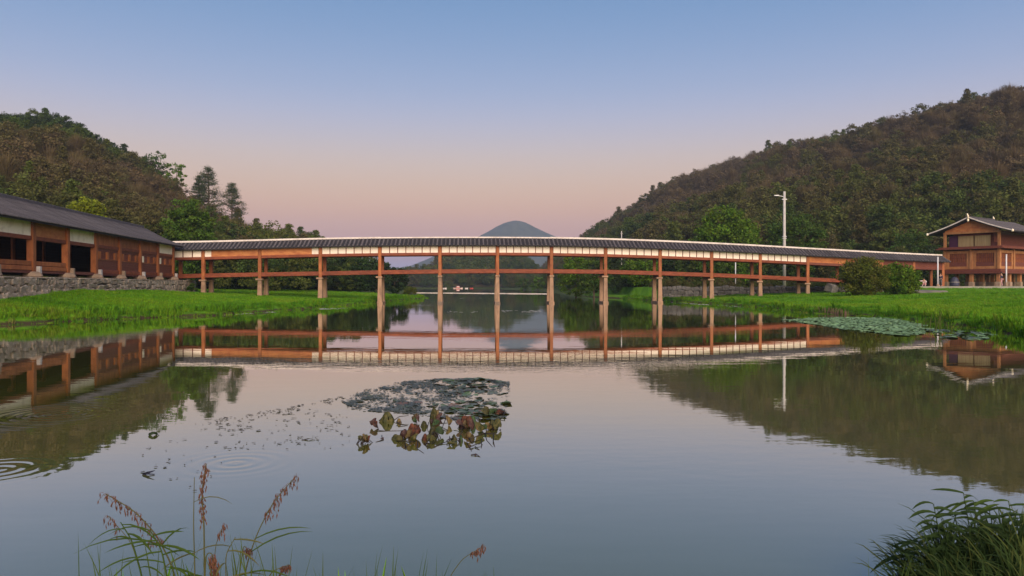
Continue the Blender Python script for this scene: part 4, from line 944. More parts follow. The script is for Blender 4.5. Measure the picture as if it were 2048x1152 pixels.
# ================================================================== WATER PLANTS
def pt_in(poly, u, y):
    ins = False; n = len(poly)
    for i in range(n):
        (ax, ay), (bx, by) = poly[i], poly[(i + 1) % n]
        if (ay > y) != (by > y) and u < (bx - ax) * (y - ay) / (by - ay) + ax: ins = not ins
    return ins
def rand_water(poly, n, r, w=lambda u, y: 1.0):
    """random points on the water inside an outline, even over the water's surface"""
    pw = [(wp(u, y).x, wp(u, y).y) for u, y in poly]; xs_, ys_ = [p[0] for p in pw], [p[1] for p in pw]; out = []
    while len(out) < n:
        x = r.uniform(min(xs_), max(xs_)); y = r.uniform(min(ys_), max(ys_))
        if pt_in(pw, x, y):
            u, v = 1024 + F * x / y, HZ + F * CH / y
            if r.random() < w(u, v): out.append((x, y))
    return np.array(out)
def pad_mesh(seed, m, n=16):
    r = np.random.default_rng(seed); b_ = MB(); b_.v.append((0, 0, .004)); notch = .28
    for ring, rad in ((0, .55), (1, 1.0)):
        for j in range(n):
            a = notch / 2 + (2 * math.pi - notch) * j / (n - 1); q = rad * (1 + (.05 * r.normal() if ring else 0)); b_.v.append((q * math.cos(a), q * math.sin(a), .004 + (.05 * abs(r.normal()) if ring else .012 * r.random())))
    for j in range(n - 1): b_.f += [(0, 1 + j, 2 + j), (1 + j, 1 + n + j, 2 + n + j, 2 + j)]
    me = b_.mesh('lily_pad', m, True); return me
def pad_mat(name, c1, c2, c3, rough=.38):
    return mat(name, c1, rough, c2, 1.5, bump=.2, bscale=6, spec=.5, col3=c3, rnd=.35)
m_padA = pad_mat('dull_lily_pad', (.05, .06, .035), (.10, .11, .06), (.07, .08, .045)); m_padB = pad_mat('green_lily_pad', (.045, .085, .025), (.095, .13, .04), (.065, .105, .03)); m_padC = pad_mat('browning_lily_pad', (.12, .07, .025), (.08, .085, .02), (.14, .06, .03))
m_padD = pad_mat('blue_green_lily_pad', (.13, .24, .10), (.21, .32, .15), (.16, .28, .12), .75)
def lily_patch(name, label, poly, n_obj, n_small, mats, rad, small, seed, w=lambda u, y: 1.0, wsm=None, tilt=.12):
    r = np.random.default_rng(seed); t = thing(name, label, 'water plants'); vars_ = [pad_mesh(seed * 10 + i, mats[i % len(mats)]) for i in range(9)]
    for x, y in rand_water(poly, n_obj, r, w):
        s = r.uniform(*rad); link('lily_pad', vars_[int(r.integers(9))], t, (x, y, r.uniform(.002, .012)), (r.normal() * tilt, r.normal() * tilt, r.uniform(0, 6.28)), (s, s, s))
    if n_small:
        b_ = MB()
        for x, y in rand_water(poly, n_small, r, wsm or w):
            s = r.uniform(*small); a0 = r.uniform(0, 6.28); tz = r.normal(size=2) * .15
            b_.add([(x + s * math.cos(a0 + k * 1.047), y + s * math.sin(a0 + k * 1.047), .006 + abs(s * (tz[0] * math.cos(k * 1.047) + tz[1] * math.sin(k * 1.047)))) for k in range(6)], [tuple(range(6))])
        tag(b_.build('small_floating_leaves', mats[0], t), kind='stuff')
    return t
patchA = [(684, 803), (735, 779), (800, 764), (880, 757), (960, 757), (1018, 764), (1020, 790), (1012, 822), (1000, 840), (920, 842), (860, 832), (780, 826), (706, 820)]
def pn(u, y, s): return float(fbm(u / 60 + s, y / 17 + s, 4))
def gapw(u, y):
    g = 1.0
    for cu, cv, ru, rv in ((862, 790, 30, 12), (786, 792, 22, 10), (972, 794, 42, 6), (1008, 781, 12, 8), (725, 806, 18, 5), (915, 808, 16, 4)): g *= 1 - math.exp(-((u - cu) / ru) ** 2 - ((y - cv) / rv) ** 2) * .98
    return g
def wA(u, y): return float((.12 + .88 * sstep(850, 930, u)) * gapw(u, y) * (.25 + .75 * sstep(-.2, .05, pn(u, y, 3))))
def wAs(u, y): return float((1 - .9 * sstep(880, 940, u) * sstep(775, 790, y)) * gapw(u, y) * (.12 + .88 * sstep(-.2, .08, pn(u * 1.6, y * 1.6, 8))))
lily_patch('water_lily_patch', 'ragged patch of floating lily pads in the middle foreground', patchA, 270, 4600, [m_padA, m_padB, m_padB, m_padA, m_padC], (.045, .10), (.012, .034), 3, wA, wAs)
patchB = [(1566, 640), (1640, 635.5), (1720, 635), (1790, 637), (1846, 650), (1848, 668), (1800, 672), (1740, 664), (1690, 659), (1640, 651)]
lily_patch('water_lily_patch', 'dense pale green raft of lily pads below the right bank', patchB, 300, 1800, [m_padD], (.14, .26), (.09, .16), 5, tilt=.05)
patchC = [(1846, 656), (1910, 662), (1985, 664), (1992, 678), (1940, 680), (1880, 676)]
lily_patch('water_lily_patch', 'thin scatter of lily pads trailing right of the dense raft', patchC, 90, 120, [m_padD, m_padA], (.10, .2), (.05, .1), 6, lambda u, y: 1.0 if float(vnoise(u / 14, y / 5)) > .45 else .1)

# ---- withered lotus: drooping leaves on bent stems
def lot(name, c1, c2): return mat(name, c1, .55, c2, 22, bump=.5, spec=.3, rnd=.35, trans=.12, mid=(.42, .58))
LM = {'olive': lot('olive_lotus_leaf', (.026, .032, .008), (.075, .066, .018)), 'green': lot('green_lotus_leaf', (.022, .048, .016), (.045, .08, .026)), 'red': lot('red_brown_lotus_leaf', (.13, .040, .016), (.035, .016, .011)),
      'purple': lot('purple_brown_lotus_leaf', (.035, .018, .018), (.07, .034, .03)), 'straw': lot('straw_lotus_leaf', (.14, .10, .036), (.045, .028, .012)), 'stem': mat('dark_lotus_stem', (.030, .022, .022), .6)}
def droop(k, c, wx, wy, h, r, wave=.08, rot=0.0):
    """umbrella leaf collapsed over its stem: pointed at the top, the rim hanging to the water"""
    n, rg = 18, 6; o = len(k.v); k.v.append((c[0], c[1], c[2] + h)); ph = r.uniform(0, 6.28)
    for i in range(1, rg + 1):
        q = i / rg
        for j in range(n):
            a = 2 * math.pi * j / n; f = 1 + wave * 2 * math.sin(5 * a + ph) * q + .05 * r.normal() * q
            x, y = math.cos(a) * wx * f * q ** .75, math.sin(a) * wy * f * q ** .75; X, Y_ = x * math.cos(rot) - y * math.sin(rot), x * math.sin(rot) + y * math.cos(rot)
            k.v.append((c[0] + X, c[1] + Y_, c[2] + h * (1 - q ** 1.7) + .012 * r.normal() * q))
    for j in range(n): k.f.append((o, o + 1 + j, o + 1 + (j + 1) % n))
    for i in range(rg - 1):
        for j in range(n):
            if r.random() < .05 and i > 2: continue
            a, b_ = o + 1 + i * n + j, o + 1 + i * n + (j + 1) % n; k.f.append((a, a + n, b_ + n, b_))
def curl(k, p0, p1, w, bow, r):
    """a hanging, half rolled leaf blade from p0 down to p1"""
    p0, p1 = Vector(p0), Vector(p1); d = p1 - p0; side = V(1, r.uniform(-.5, .5), 0).normalized(); out = V(r.uniform(-1, 1), -1, 0).normalized(); o = len(k.v); S = 7
    for i in range(S + 1):
        t = i / S; c = p0 + d * t + out * bow * math.sin(math.pi * t); ww = w * math.sin(math.pi * min(1, .12 + .86 * t)) ** .8 * (1 + .12 * r.normal())
        for e, dz in ((-1, -.25), (-.4, .12), (.4, .12), (1, -.25)): k.v.append(tuple(c + side * ww * e + out * ww * dz * -1.4))
    for i in range(S):
        for e in range(3): a = o + i * 4 + e; k.f.append((a, a + 1, a + 5, a + 4))
def lotus(label, u, y, leaves, stems, seed):
    r = np.random.default_rng(seed); b_ = wp(u, y); t = thing('lotus_plant', label, 'lotus', b_, 'withered lotus at the near edge of the lily patch'); sc = b_.y / F
    for kind, dx, dy, w, h, m in leaves:
        k = MB(); dyw = -dy * sc * b_.y / CH * .9
        if kind == 'd': droop(k, (dx * sc, dyw, -.01), w * sc, w * sc * r.uniform(.45, .85), h * sc * 1.05, r, r.uniform(.04, .14), r.uniform(0, 3))
        elif kind == 'c': curl(k, (dx * sc, dyw, h * sc), (dx * sc + r.uniform(-9, 9) * sc, dyw - r.uniform(0, 6) * sc, r.uniform(-.005, .03)), w * sc * 1.2, r.uniform(.01, .05), r)
        k.build('leaf', LM[m], t, True)
    for pts in stems:
        k = MB(); q = [V(dx * sc, -dy * sc * b_.y / CH * .9, z * sc) for dx, dy, z in pts]; k.tube(q, [.006] * (len(q) - 1) + [.004], 5); k.build('stem', LM['stem'], t, True)
    for _ in range(6 if len(leaves) > 3 else 0):
        x0, x1 = r.uniform(-18, 18, 2); z1 = r.uniform(2, 14); k = MB(); k.tube([V(x0 * sc, r.uniform(-.05, .05), -.01), V((x0 + x1) / 2 * sc, r.uniform(-.05, .03), z1 * sc), V(x1 * sc, r.uniform(-.1, .02), z1 * .6 * sc), V((x1 + r.uniform(-8, 8)) * sc, r.uniform(-.15, 0), -.01)], .0045, 4); k.build('stem', LM['stem'], t, True)
    return t
lotus('large pointed olive lotus leaf folded like a tent', 775, 843, [('d', 0, 0, 14, 20, 'olive')], [[(0, 0, 0), (0, 0, 17)], [(12, 0, 2), (22, -2, 8), (40, -3, 9)]], 1)
lotus('small straw coloured crumpled lotus leaf right of the tent shaped one', 798, 846, [('d', 0, 0, 7, 10, 'straw')], [[(-4, 2, 4), (8, 6, 2), (22, 6, 0)]], 2)
lotus('curled purple brown lotus leaf left of the tent shaped one', 751, 854, [('c', 0, 0, 5, 18, 'purple'), ('c', 3, 2, 4, 14, 'red')], [[(2, 1, 10), (14, 9, 1), (30, 9, 0), (78, 8, 0)]], 3)
lotus('small lone lotus clump of three drooping leaves nearest the left', 728, 887, [('c', -8, 0, 5, 16, 'olive'), ('c', -1, 1, 4, 20, 'straw'), ('c', 4, 0, 4, 18, 'olive'), ('c', 10, -1, 4, 15, 'red')], [[(-12, 3, 0), (-2, 0, 14), (0, 0, 20)], [(0, 4, 0), (1, 0, 18)]], 4)
lotus('big red brown crumpled lotus clump near its middle', 818, 875, [('d', -12, 2, 9, 17, 'red'), ('d', 2, -6, 11, 24, 'red'), ('c', 12, -2, 6, 24, 'red'), ('c', -6, 4, 5, 20, 'purple'), ('c', 18, 0, 5, 18, 'red'), ('d', -24, 4, 9, 11, 'olive'), ('c', 4, 6, 5, 22, 'straw'), ('c', -16, 8, 5, 12, 'olive'), ('c', 22, 10, 5, 17, 'olive')], [[(-20, 8, 0), (0, 14, 6), (18, 8, 0)], [(0, 12, 0), (8, 24, 1), (14, 16, 8)], [(24, 12, 4), (30, 24, 0), (46, 32, 0)]], 5)
lotus('broad olive and green folded lotus clump beside the red brown one', 864, 876, [('d', 0, -4, 13, 22, 'olive'), ('c', 14, -4, 7, 20, 'green'), ('d', -12, 4, 8, 13, 'red'), ('c', -2, 8, 8, 14, 'olive')], [[(0, 10, 8), (-6, 16, 0), (6, 22, 0)], [(-10, 12, 0), (0, 18, 5), (10, 10, 0)]], 6)
lotus('tall brownish lotus leaf rising out of the lily pads', 868, 842, [('d', 0, 0, 12, 27, 'olive'), ('c', 8, 0, 5, 22, 'straw'), ('c', 16, 2, 4, 18, 'purple')], [[(10, 3, 3), (26, -2, 6), (36, -4, 2)]], 7)
lotus('narrow pale striped lotus leaf left of the tall brownish one', 833, 845, [('c', 0, 0, 4, 18, 'straw'), ('c', -7, 1, 4, 13, 'green'), ('c', 4, 1, 3, 16, 'purple')], [[(-4, -2, 12), (4, 5, 1), (8, 9, 0)]], 8)
lotus('green lotus leaf pair with a thin stem in the centre', 856, 853, [('d', -8, 0, 9, 12, 'olive'), ('c', 6, -1, 4, 14, 'purple'), ('c', 16, 0, 6, 14, 'green')], [[(2, 2, 10), (2, 6, 0)]], 9)
lotus('two narrow hanging lotus leaves purple and straw in the centre right', 884, 850, [('c', -6, 2, 4, 16, 'purple'), ('c', 8, 0, 5, 19, 'straw')], [[(8, 0, 14), (4, 8, 2), (18, 12, 0)]], 10)
lotus('low olive lotus clump with a dark spear leaf pointing left', 908, 884, [('d', 0, 0, 12, 16, 'olive'), ('d', 13, -2, 10, 13, 'green'), ('c', 26, -4, 6, 17, 'straw'), ('c', 4, 6, 8, 9, 'olive')], [[(-36, 12, 0), (-26, 6, 1), (-8, 0, 3)], [(26, 2, 0), (34, 12, 1), (40, 20, 0)]], 11)
lotus('large rust red hanging lotus clump right of centre', 928, 858, [('d', 0, -4, 13, 24, 'red'), ('c', -10, -2, 5, 18, 'purple'), ('c', 8, 0, 6, 26, 'red'), ('c', 16, 6, 5, 24, 'purple'), ('d', 16, -10, 9, 20, 'green'), ('c', 4, 2, 4, 20, 'straw')], [[(-24, -10, 12), (-14, -2, 6), (-4, -4, 12)], [(-2, 2, 0), (-4, 16, 0)], [(14, 18, 2), (22, 28, 1), (40, 22, 0)]], 12)
lotus('single olive lotus leaf with a yellow edge hanging alone', 953, 866, [('c', 0, 0, 8, 22, 'olive'), ('c', 3, 0, 5, 17, 'straw')], [[(0, 0, 20), (2, -10, 24)], [(-8, 12, 0), (14, 2, 1), (40, 0, 0)]], 13)
lotus('tangled olive and straw lotus clump at the right end', 985, 860, [('d', 0, -2, 12, 20, 'olive'), ('c', -10, 0, 7, 15, 'straw'), ('c', 10, -2, 5, 22, 'olive'), ('c', -16, 2, 6, 13, 'green'), ('c', 4, 2, 5, 18, 'olive')], [[(-24, 0, 20), (-30, -2, 6), (-16, 8, 1), (12, 10, 0)], [(-14, 8, 1), (-8, 22, 0), (4, 34, 0)], [(4, 10, 2), (4, 24, 3), (8, 34, 0)]], 14)
lotus('upturned lily leaf with a red underside at the right corner of the patch', 1000, 828, [('d', 0, 0, 13, 10, 'red'), ('c', -14, 2, 8, 13, 'green'), ('c', -26, 2, 7, 16, 'olive'), ('d', -10, -4, 9, 9, 'green')], [[(6, 0, 4), (10, 6, 8), (2, 12, 2)]], 15)
lotus('dark fallen lotus stalk floating below the tent shaped leaf', 764, 877, [('c', 4, 1, 3, 3, 'purple')], [[(-5, -6, 1), (0, 0, 2), (4, 5, 1)], [(-6, 8, 0), (6, 4, 1)]], 16)
lotus('dark forked stalk floating below the rust red clump', 948, 895, [('c', -8, 0, 3, 4, 'purple')], [[(-10, 2, 2), (0, -2, 3), (14, -6, 4)], [(2, 0, 2), (12, 6, 0)], [(14, -14, 6), (14, -6, 4), (15, 2, 0)]], 17)
lotus('small dark bent stalk lying lowest in the water', 952, 911, [('c', 0, 0, 2, 3, 'purple')], [[(-10, 0, 1), (0, -1, 2), (9, 4, 0)]], 18)

# ---- drifting bits
m_bits = mat('dark_drift', (.045, .04, .032), .7, (.09, .08, .055), 4); m_foam = mat('pale_foam', (.6, .58, .55), .8)
def drift(name, label, regions, m, size, seed, cat='debris'):
    r = np.random.default_rng(seed); b_ = MB()
    for poly, n in regions:
        for x, y in rand_water(poly, n, r, lambda u, v: 1.0 if float(vnoise(u / 20 + seed, v / 5)) > .5 else .12):
            s = r.uniform(*size) * (y / 12) ** .5; a = r.uniform(0, 6.28); e = r.uniform(.25, .8)
            b_.add([(x + s * math.cos(t) * math.cos(a) - s * e * math.sin(t) * math.sin(a), y + s * math.cos(t) * math.sin(a) + s * e * math.sin(t) * math.cos(a), .004 + .01 * r.random()) for t in np.linspace(0, 5.2, 6)], [tuple(range(6))])
    tag(b_.build(name, m), label, cat, kind='stuff')
drift('drift', 'dark leaf bits drifting left of the lily patch', [([(430, 838), (520, 826), (690, 792), (690, 808), (560, 832), (440, 856)], 120), ([(380, 850), (560, 815), (700, 830), (700, 900), (450, 900)], 170), ([(690, 795), (740, 775), (740, 815), (690, 825)], 60), ([(300, 880), (480, 870), (420, 990), (260, 960)], 30)], m_bits, (.012, .04), 4)
drift('foam', 'pale foam streaks on the river near the bridge', [([(640, 617), (705, 615.6), (705, 618), (640, 619)], 80), ([(1000, 621), (1080, 620.5), (1082, 624.5), (1010, 624.5)], 70), ([(890, 622), (955, 622), (955, 625), (890, 625)], 14), ([(440, 629), (560, 622.5), (560, 624), (440, 631)], 70), ([(920, 596), (990, 596), (990, 597.4), (920, 597.4)], 12), ([(1340, 604), (1500, 613.5), (1500, 615.5), (1340, 606)], 90)], m_foam, (.03, .08), 8, 'foam')
fb = wp(297, 950); ft = thing('floating_leaf', 'dark blue grey curled leaf floating alone at lower left', 'leaf', fb); m_blue = mat('blue_grey_leaf', (.025, .027, .05), .5)
k = MB(); curl(k, (-.06, .03, .0), (.07, -.01, .05), .045, .02, np.random.default_rng(3)); k.build('leaf', m_blue, ft, True); k = MB(); k.tube([(-.06, 0, .005), (.0, -.01, .012), (.06, 0, .006)], .006, 5); k.build('stem', m_blue, ft)
fb = wp(616, 880); ft = thing('floating_sprig', 'small yellow green sprig floating alone left of the lotus', 'plant', fb)
for a in (0, .9, 2.2): k = MB(); curl(k, (0, 0, .02), (.09 * math.cos(a), .05 * math.sin(a), .004), .02, .01, np.random.default_rng(int(a * 10) + 1)); k.build('leaf', LM['olive'], ft, True)
k = MB(); k.tube([(0, 0, .01), (-.08, -.02, .006)], .005, 5); k.build('stem', LM['stem'], ft)
fb = wp(307, 871); ft = thing('floating_clump', 'small dark green weed clump floating at the edge of the hill reflection', 'plant', fb)
for a in (0.2, 1.4, 2.6, 4): k = MB(); curl(k, (0, 0, .05), (.07 * math.cos(a), .05 * math.sin(a), .0), .03, .01, np.random.default_rng(int(a * 10) + 1)); k.build('leaf', LM['green'], ft, True)

# ================================================================== NEAR BANK PLANTS
m_blade = foliage_mat('near_green_blade', [(.045, .10, .02), (.075, .145, .025), (.10, .15, .035)], .3); m_bamboo = foliage_mat('near_dark_leaf', [(.028, .065, .018), (.045, .095, .022), (.075, .105, .028)], .3); m_palegrass = foliage_mat('pale_stem', [(.16, .13, .06), (.14, .15, .055), (.18, .12, .06)], .2); m_seed = mat('red_brown_seed', (.125, .052, .032), .8, (.07, .032, .022), 60, rnd=.2)
def blade(k, pts, w, up=V(0, -.4, 1)):
    pts = [Vector(p) for p in pts]; n = len(pts); o = len(k.v)
    for i, p in enumerate(pts):
        d = (pts[min(i + 1, n - 1)] - pts[max(i - 1, 0)]).normalized(); s = d.cross(up).normalized(); t = i / (n - 1); ww = w * (math.sin(math.pi * min(1, .18 + .82 * t)) ** .7 if t < 1 else 0.02)
        k.v += [tuple(p - s * ww), tuple(p + up * ww * -.25), tuple(p + s * ww)]
    for i in range(n - 1):
        for e in range(2): a = o + i * 3 + e; k.f.append((a, a + 1, a + 4, a + 3))
def leaf_arc(k, p, a, L, w, droop_, r, lift=.5, n=6):
    d = V(math.cos(a), math.sin(a) * .7, lift); pts = []
    for i in range(n): t = i / (n - 1); pts.append(Vector(p) + d * (L * t) + V(0, 0, -droop_ * L * t * t))
    blade(k, pts, w)
def path(pl, Y, n=24):
    P = np.array([tuple(px(u, y, Y + dy)) for u, y, dy in [(q + (0,))[:3] for q in pl]]); t = np.linspace(0, 1, len(P)); s = np.linspace(0, 1, n); out = np.stack([np.interp(s, t, P[:, c]) for c in range(3)], -1)
    for _ in range(3): out[1:-1] = (out[:-2] + out[1:-1] * 2 + out[2:]) / 4
    return [Vector(p) for p in out]
def seed_grass(label, pl, Y, head, dens, seed, stem_r=.0028, leaf_n=2, spk=1.0, m=m_palegrass):
    r = np.random.default_rng(seed); P = path(pl, Y); b_ = P[0].copy(); t = thing('seeding_grass', label, 'grass', (b_.x, b_.y, gz_at(b_)), 'tall seeding grasses on the near bank'); off = V(b_.x, b_.y, gz_at(b_)); Q = [p - off for p in P]
    k = MB(); k.tube(Q, list(np.linspace(stem_r, stem_r * .45, len(Q))), 5); k.build('stem', m, t, True)
    k = MB(); n = len(Q); i0 = int(n * (1 - head))
    for i in range(i0, n):
        for _ in range(dens * 2):
            p = Q[i] + V(*(r.normal(size=3) * .003)); a = r.uniform(0, 6.28); l = r.uniform(.006, .03) * spk; tip = p + V(math.cos(a) * l * .9, math.sin(a) * l * .6, -abs(r.normal()) * l * .9)
            k.tube([p, tip], [.0007, .0007], 3, False); L = r.uniform(.011, .02); e = tip + V(r.normal() * .003, r.normal() * .003, -L); k.tube([tip, tip.lerp(e, .4), e], [.0010, .0026, .0005], 4, False)
    tag(k.build('seed_head', m_seed, t), kind='stuff')
    for j in range(leaf_n):
        q = Q[int(n * r.uniform(.15, .5))]; k = MB(); leaf_arc(k, q, r.choice([0.3, 2.8]) + r.normal() * .4, r.uniform(.18, .32), .0045, r.uniform(.3, .9), r); k.build('leaf', m_blade, t)
seed_grass('seeding grass stem arching over to the far left', [(385, 1420), (352, 1150), (312, 1070), (268, 1022), (210, 988)], 2.7, .52, 3, 1, .0034, 3)
seed_grass('upright reddish seeding grass stem standing straight', [(409, 1420), (408, 1150), (407, 1040), (402, 985), (412, 928)], 2.7, .50, 3, 2, .0036, 2, .5)
seed_grass('seeding grass stem leaning right with a nodding head', [(468, 1420), (486, 1150), (512, 1070), (545, 1005), (592, 952)], 2.75, .34, 3, 3, .0030, 2, .9)
seed_grass('short drooping brown seed head low beside the upright stem', [(404, 1420), (408, 1200), (410, 1108), (424, 1106), (430, 1150)], 2.65, .22, 8, 4, .0030, 1, .6)
seed_grass('small seed head between the upright and leaning stems', [(420, 1420), (424, 1180), (430, 1090), (448, 1048)], 2.8, .2, 2, 5, .0022, 1, .5)
seed_grass('low seed head nodding at the foot of the leaning stem', [(480, 1420), (474, 1180), (486, 1090), (496, 1102)], 2.7, .16, 3, 6, .0026, 2, .6)
seed_grass('low seed head touching the bottom edge left of centre', [(500, 1420), (520, 1180), (545, 1142), (576, 1131)], 2.7, .16, 4, 7, .0026, 0, .5)
seed_grass('pale thin seed head leaning right at the bottom centre', [(870, 1420), (895, 1160), (925, 1118), (968, 1092)], 2.8, .2, 3, 8, .0022, 0, .6)
seed_grass('faint thin grass stem with few seeds at the far left', [(300, 1420), (290, 1180), (262, 1085), (215, 1032)], 2.9, .15, 2, 9, .0022, 2, .6)
def leafy_grass(label, pl, Y, nl, L, w, seed, m=m_blade, stem_r=.004, name='leafy_grass', spread=None):
    r = np.random.default_rng(seed); P = path(pl, Y); b_ = P[0].copy(); off = V(b_.x, b_.y, gz_at(b_)); t = thing(name, label, 'grass', off, 'leafy reed grass on the near bank'); Q = [p - off for p in P]
    k = MB(); k.tube(Q, list(np.linspace(stem_r, stem_r * .4, len(Q))), 5); k.build('stem', m, t, True)
    for j in range(nl):
        s = .32 + .68 * (j + .5) / nl; q = Q[min(len(Q) - 1, int(s * len(Q)))]; a = (0.0 if j % 2 else math.pi) + r.normal() * .55; k = MB()
        leaf_arc(k, q, a, L * r.uniform(.65, 1.15), w * r.uniform(.7, 1.2), r.uniform(.15, .75), r, r.uniform(.05, .6)); k.build('leaf', m, t)
leafy_grass('green leafy grass stem under the arching seed head', [(300, 1420), (285, 1160), (262, 1080), (240, 1045)], 2.6, 8, .16, .0045, 11)
leafy_grass('green leafy grass stem left of the upright reddish stem', [(338, 1420), (334, 1160), (322, 1100), (300, 1062)], 2.55, 9, .17, .005, 12)
leafy_grass('tall thin pale green blade beside the upright reddish stem', [(384, 1420), (389, 1150), (386, 1050), (388, 955)], 2.65, 2, .14, .004, 13, m_palegrass, .003)
leafy_grass('wispy leafy grass at the foot of the right leaning stem', [(455, 1420), (452, 1200), (450, 1110), (470, 1075)], 2.65, 6, .15, .004, 14, m_palegrass, .003)
nb = MB(); r = np.random.default_rng(31)
for (u0, u1, n, tops) in ((200, 600, 60, (1060, 1150)), (640, 860, 26, (1085, 1150)), (860, 1010, 8, (1115, 1152)), (1690, 1790, 10, (1090, 1150))):
    for _ in range(n):
        u = r.uniform(u0, u1); Y = r.uniform(2.5, 3.1); yt = r.uniform(*tops); b_ = px(u, 1420, Y); tp = px(u + r.normal() * 45, yt, Y); m_ = b_.lerp(tp, .6) + V(r.normal() * .02, 0, .03)
        blade(nb, [b_, b_.lerp(m_, .5), m_, m_.lerp(tp, .55) + V(0, 0, .008), tp], r.uniform(.0014, .003))
tag(nb.build('near_grass', m_blade), 'thin grass blades along the bottom edge on the near bank', 'grass', kind='stuff')
# the thick clump at lower right
tops = [(1868, 1008, 'dark'), (1928, 986, 'dark'), (1836, 1082, 'dark'), (1962, 1030, 'dark'), (1990, 1058, 'blade'), (2018, 1002, 'blade'), (1900, 1062, 'dark'), (2040, 1030, 'dark'), (1808, 1100, 'dark'), (1884, 1038, 'dark'), (1948, 1002, 'blade'), (1978, 1012, 'dark'), (2006, 1036, 'dark')]
names = ['reed stem with blunt broken top rising left in the lower right clump', 'tallest broad leaved reed stem in the lower right clump', 'low reed stem spreading leaves at the left edge of the lower right clump', 'reed stem with drooping leaves in the middle of the lower right clump', 'yellowish reed stem low in the middle of the lower right clump', 'thin reed stem with a bare tip near the right picture edge', 'bushy reed stem between the broken and drooping ones', 'reed stem at the very right picture edge', 'lowest leftmost reed stem of the lower right clump', 'reed stem just right of the broken topped one', 'light green reed stem beside the tallest one', 'dark reed stem right of the light green one', 'dark reed stem below the thin bare tipped one']
for j, (u, y, kd_) in enumerate(tops):
    leafy_grass(names[j], [(u + 60, 1330, 0), (u + 40, 1200, .05), (u + 14, (y + 1150) / 2, .1), (u, y, .15)], 4.55 + .08 * (j % 3), 15, .20, .014, 40 + j, m_bamboo if kd_ == 'dark' else m_blade, .006, 'reed')
cb = MB(); cb2 = MB(); m_clump2 = foliage_mat('yellowish_blade', [(.075, .12, .025), (.11, .15, .035), (.14, .14, .05)], .3); r = np.random.default_rng(77)
for qq in range(2200):
    u = 1790 + 300 * r.random() ** .7; Y = r.uniform(3.9, 5.1); b_ = px(u, HZ + 1.55 / Y * F, Y); b_.z = max(.1, gz_at(b_)); hgt_ = r.uniform(.12, .42) * (1 if u > 1880 else .6); a = r.normal() * .9; tp = b_ + V(math.sin(a) * hgt_ * .9 - .08, r.normal() * .1, hgt_ * (.55 + .5 * math.cos(a)))
    m_ = b_.lerp(tp, .55) + V(0, 0, hgt_ * .18); blade(cb2 if qq % 4 == 0 else cb, [b_, b_.lerp(m_, .5) + V(0, 0, .02), m_, m_.lerp(tp, .55) + V(0, 0, .015), tp], r.uniform(.003, .007))
tag(cb.build('clump_grass', m_bamboo), 'dense tangled grass filling the lower right corner', 'grass', kind='stuff'); tag(cb2.build('clump_grass', m_clump2), 'lighter yellow green blades mixed into the lower right clump', 'grass', kind='stuff')
# reeds standing in the lily pads by the right bank
for j, (u, y, h_) in enumerate(((1848, 655, 26), (1872, 664, 46), (1900, 660, 22), (1668, 628, 12))):
    b_ = wp(u, y); sc = b_.y / F; t = thing('reed_clump', ['short yellow green reed clump at the end of the lily raft', 'tallest yellow green reed clump beside the lily raft', 'rightmost short reed clump by the right bank', 'small reed tuft at the dry stubble'][j], 'reeds', b_, 'reed clumps along the right bank'); r = np.random.default_rng(60 + j)
    for q in range(14):
        k = MB(); bx_ = V(r.normal() * .16, r.normal() * .1, -.05); tp = bx_ + V(r.normal() * .25, r.normal() * .1, h_ * sc * r.uniform(.5, 1.05)); blade(k, [bx_, bx_.lerp(tp, .5) + V(0, 0, .04), tp], .012); k.build('blade', m_blade if q % 3 else m_palegrass, t)
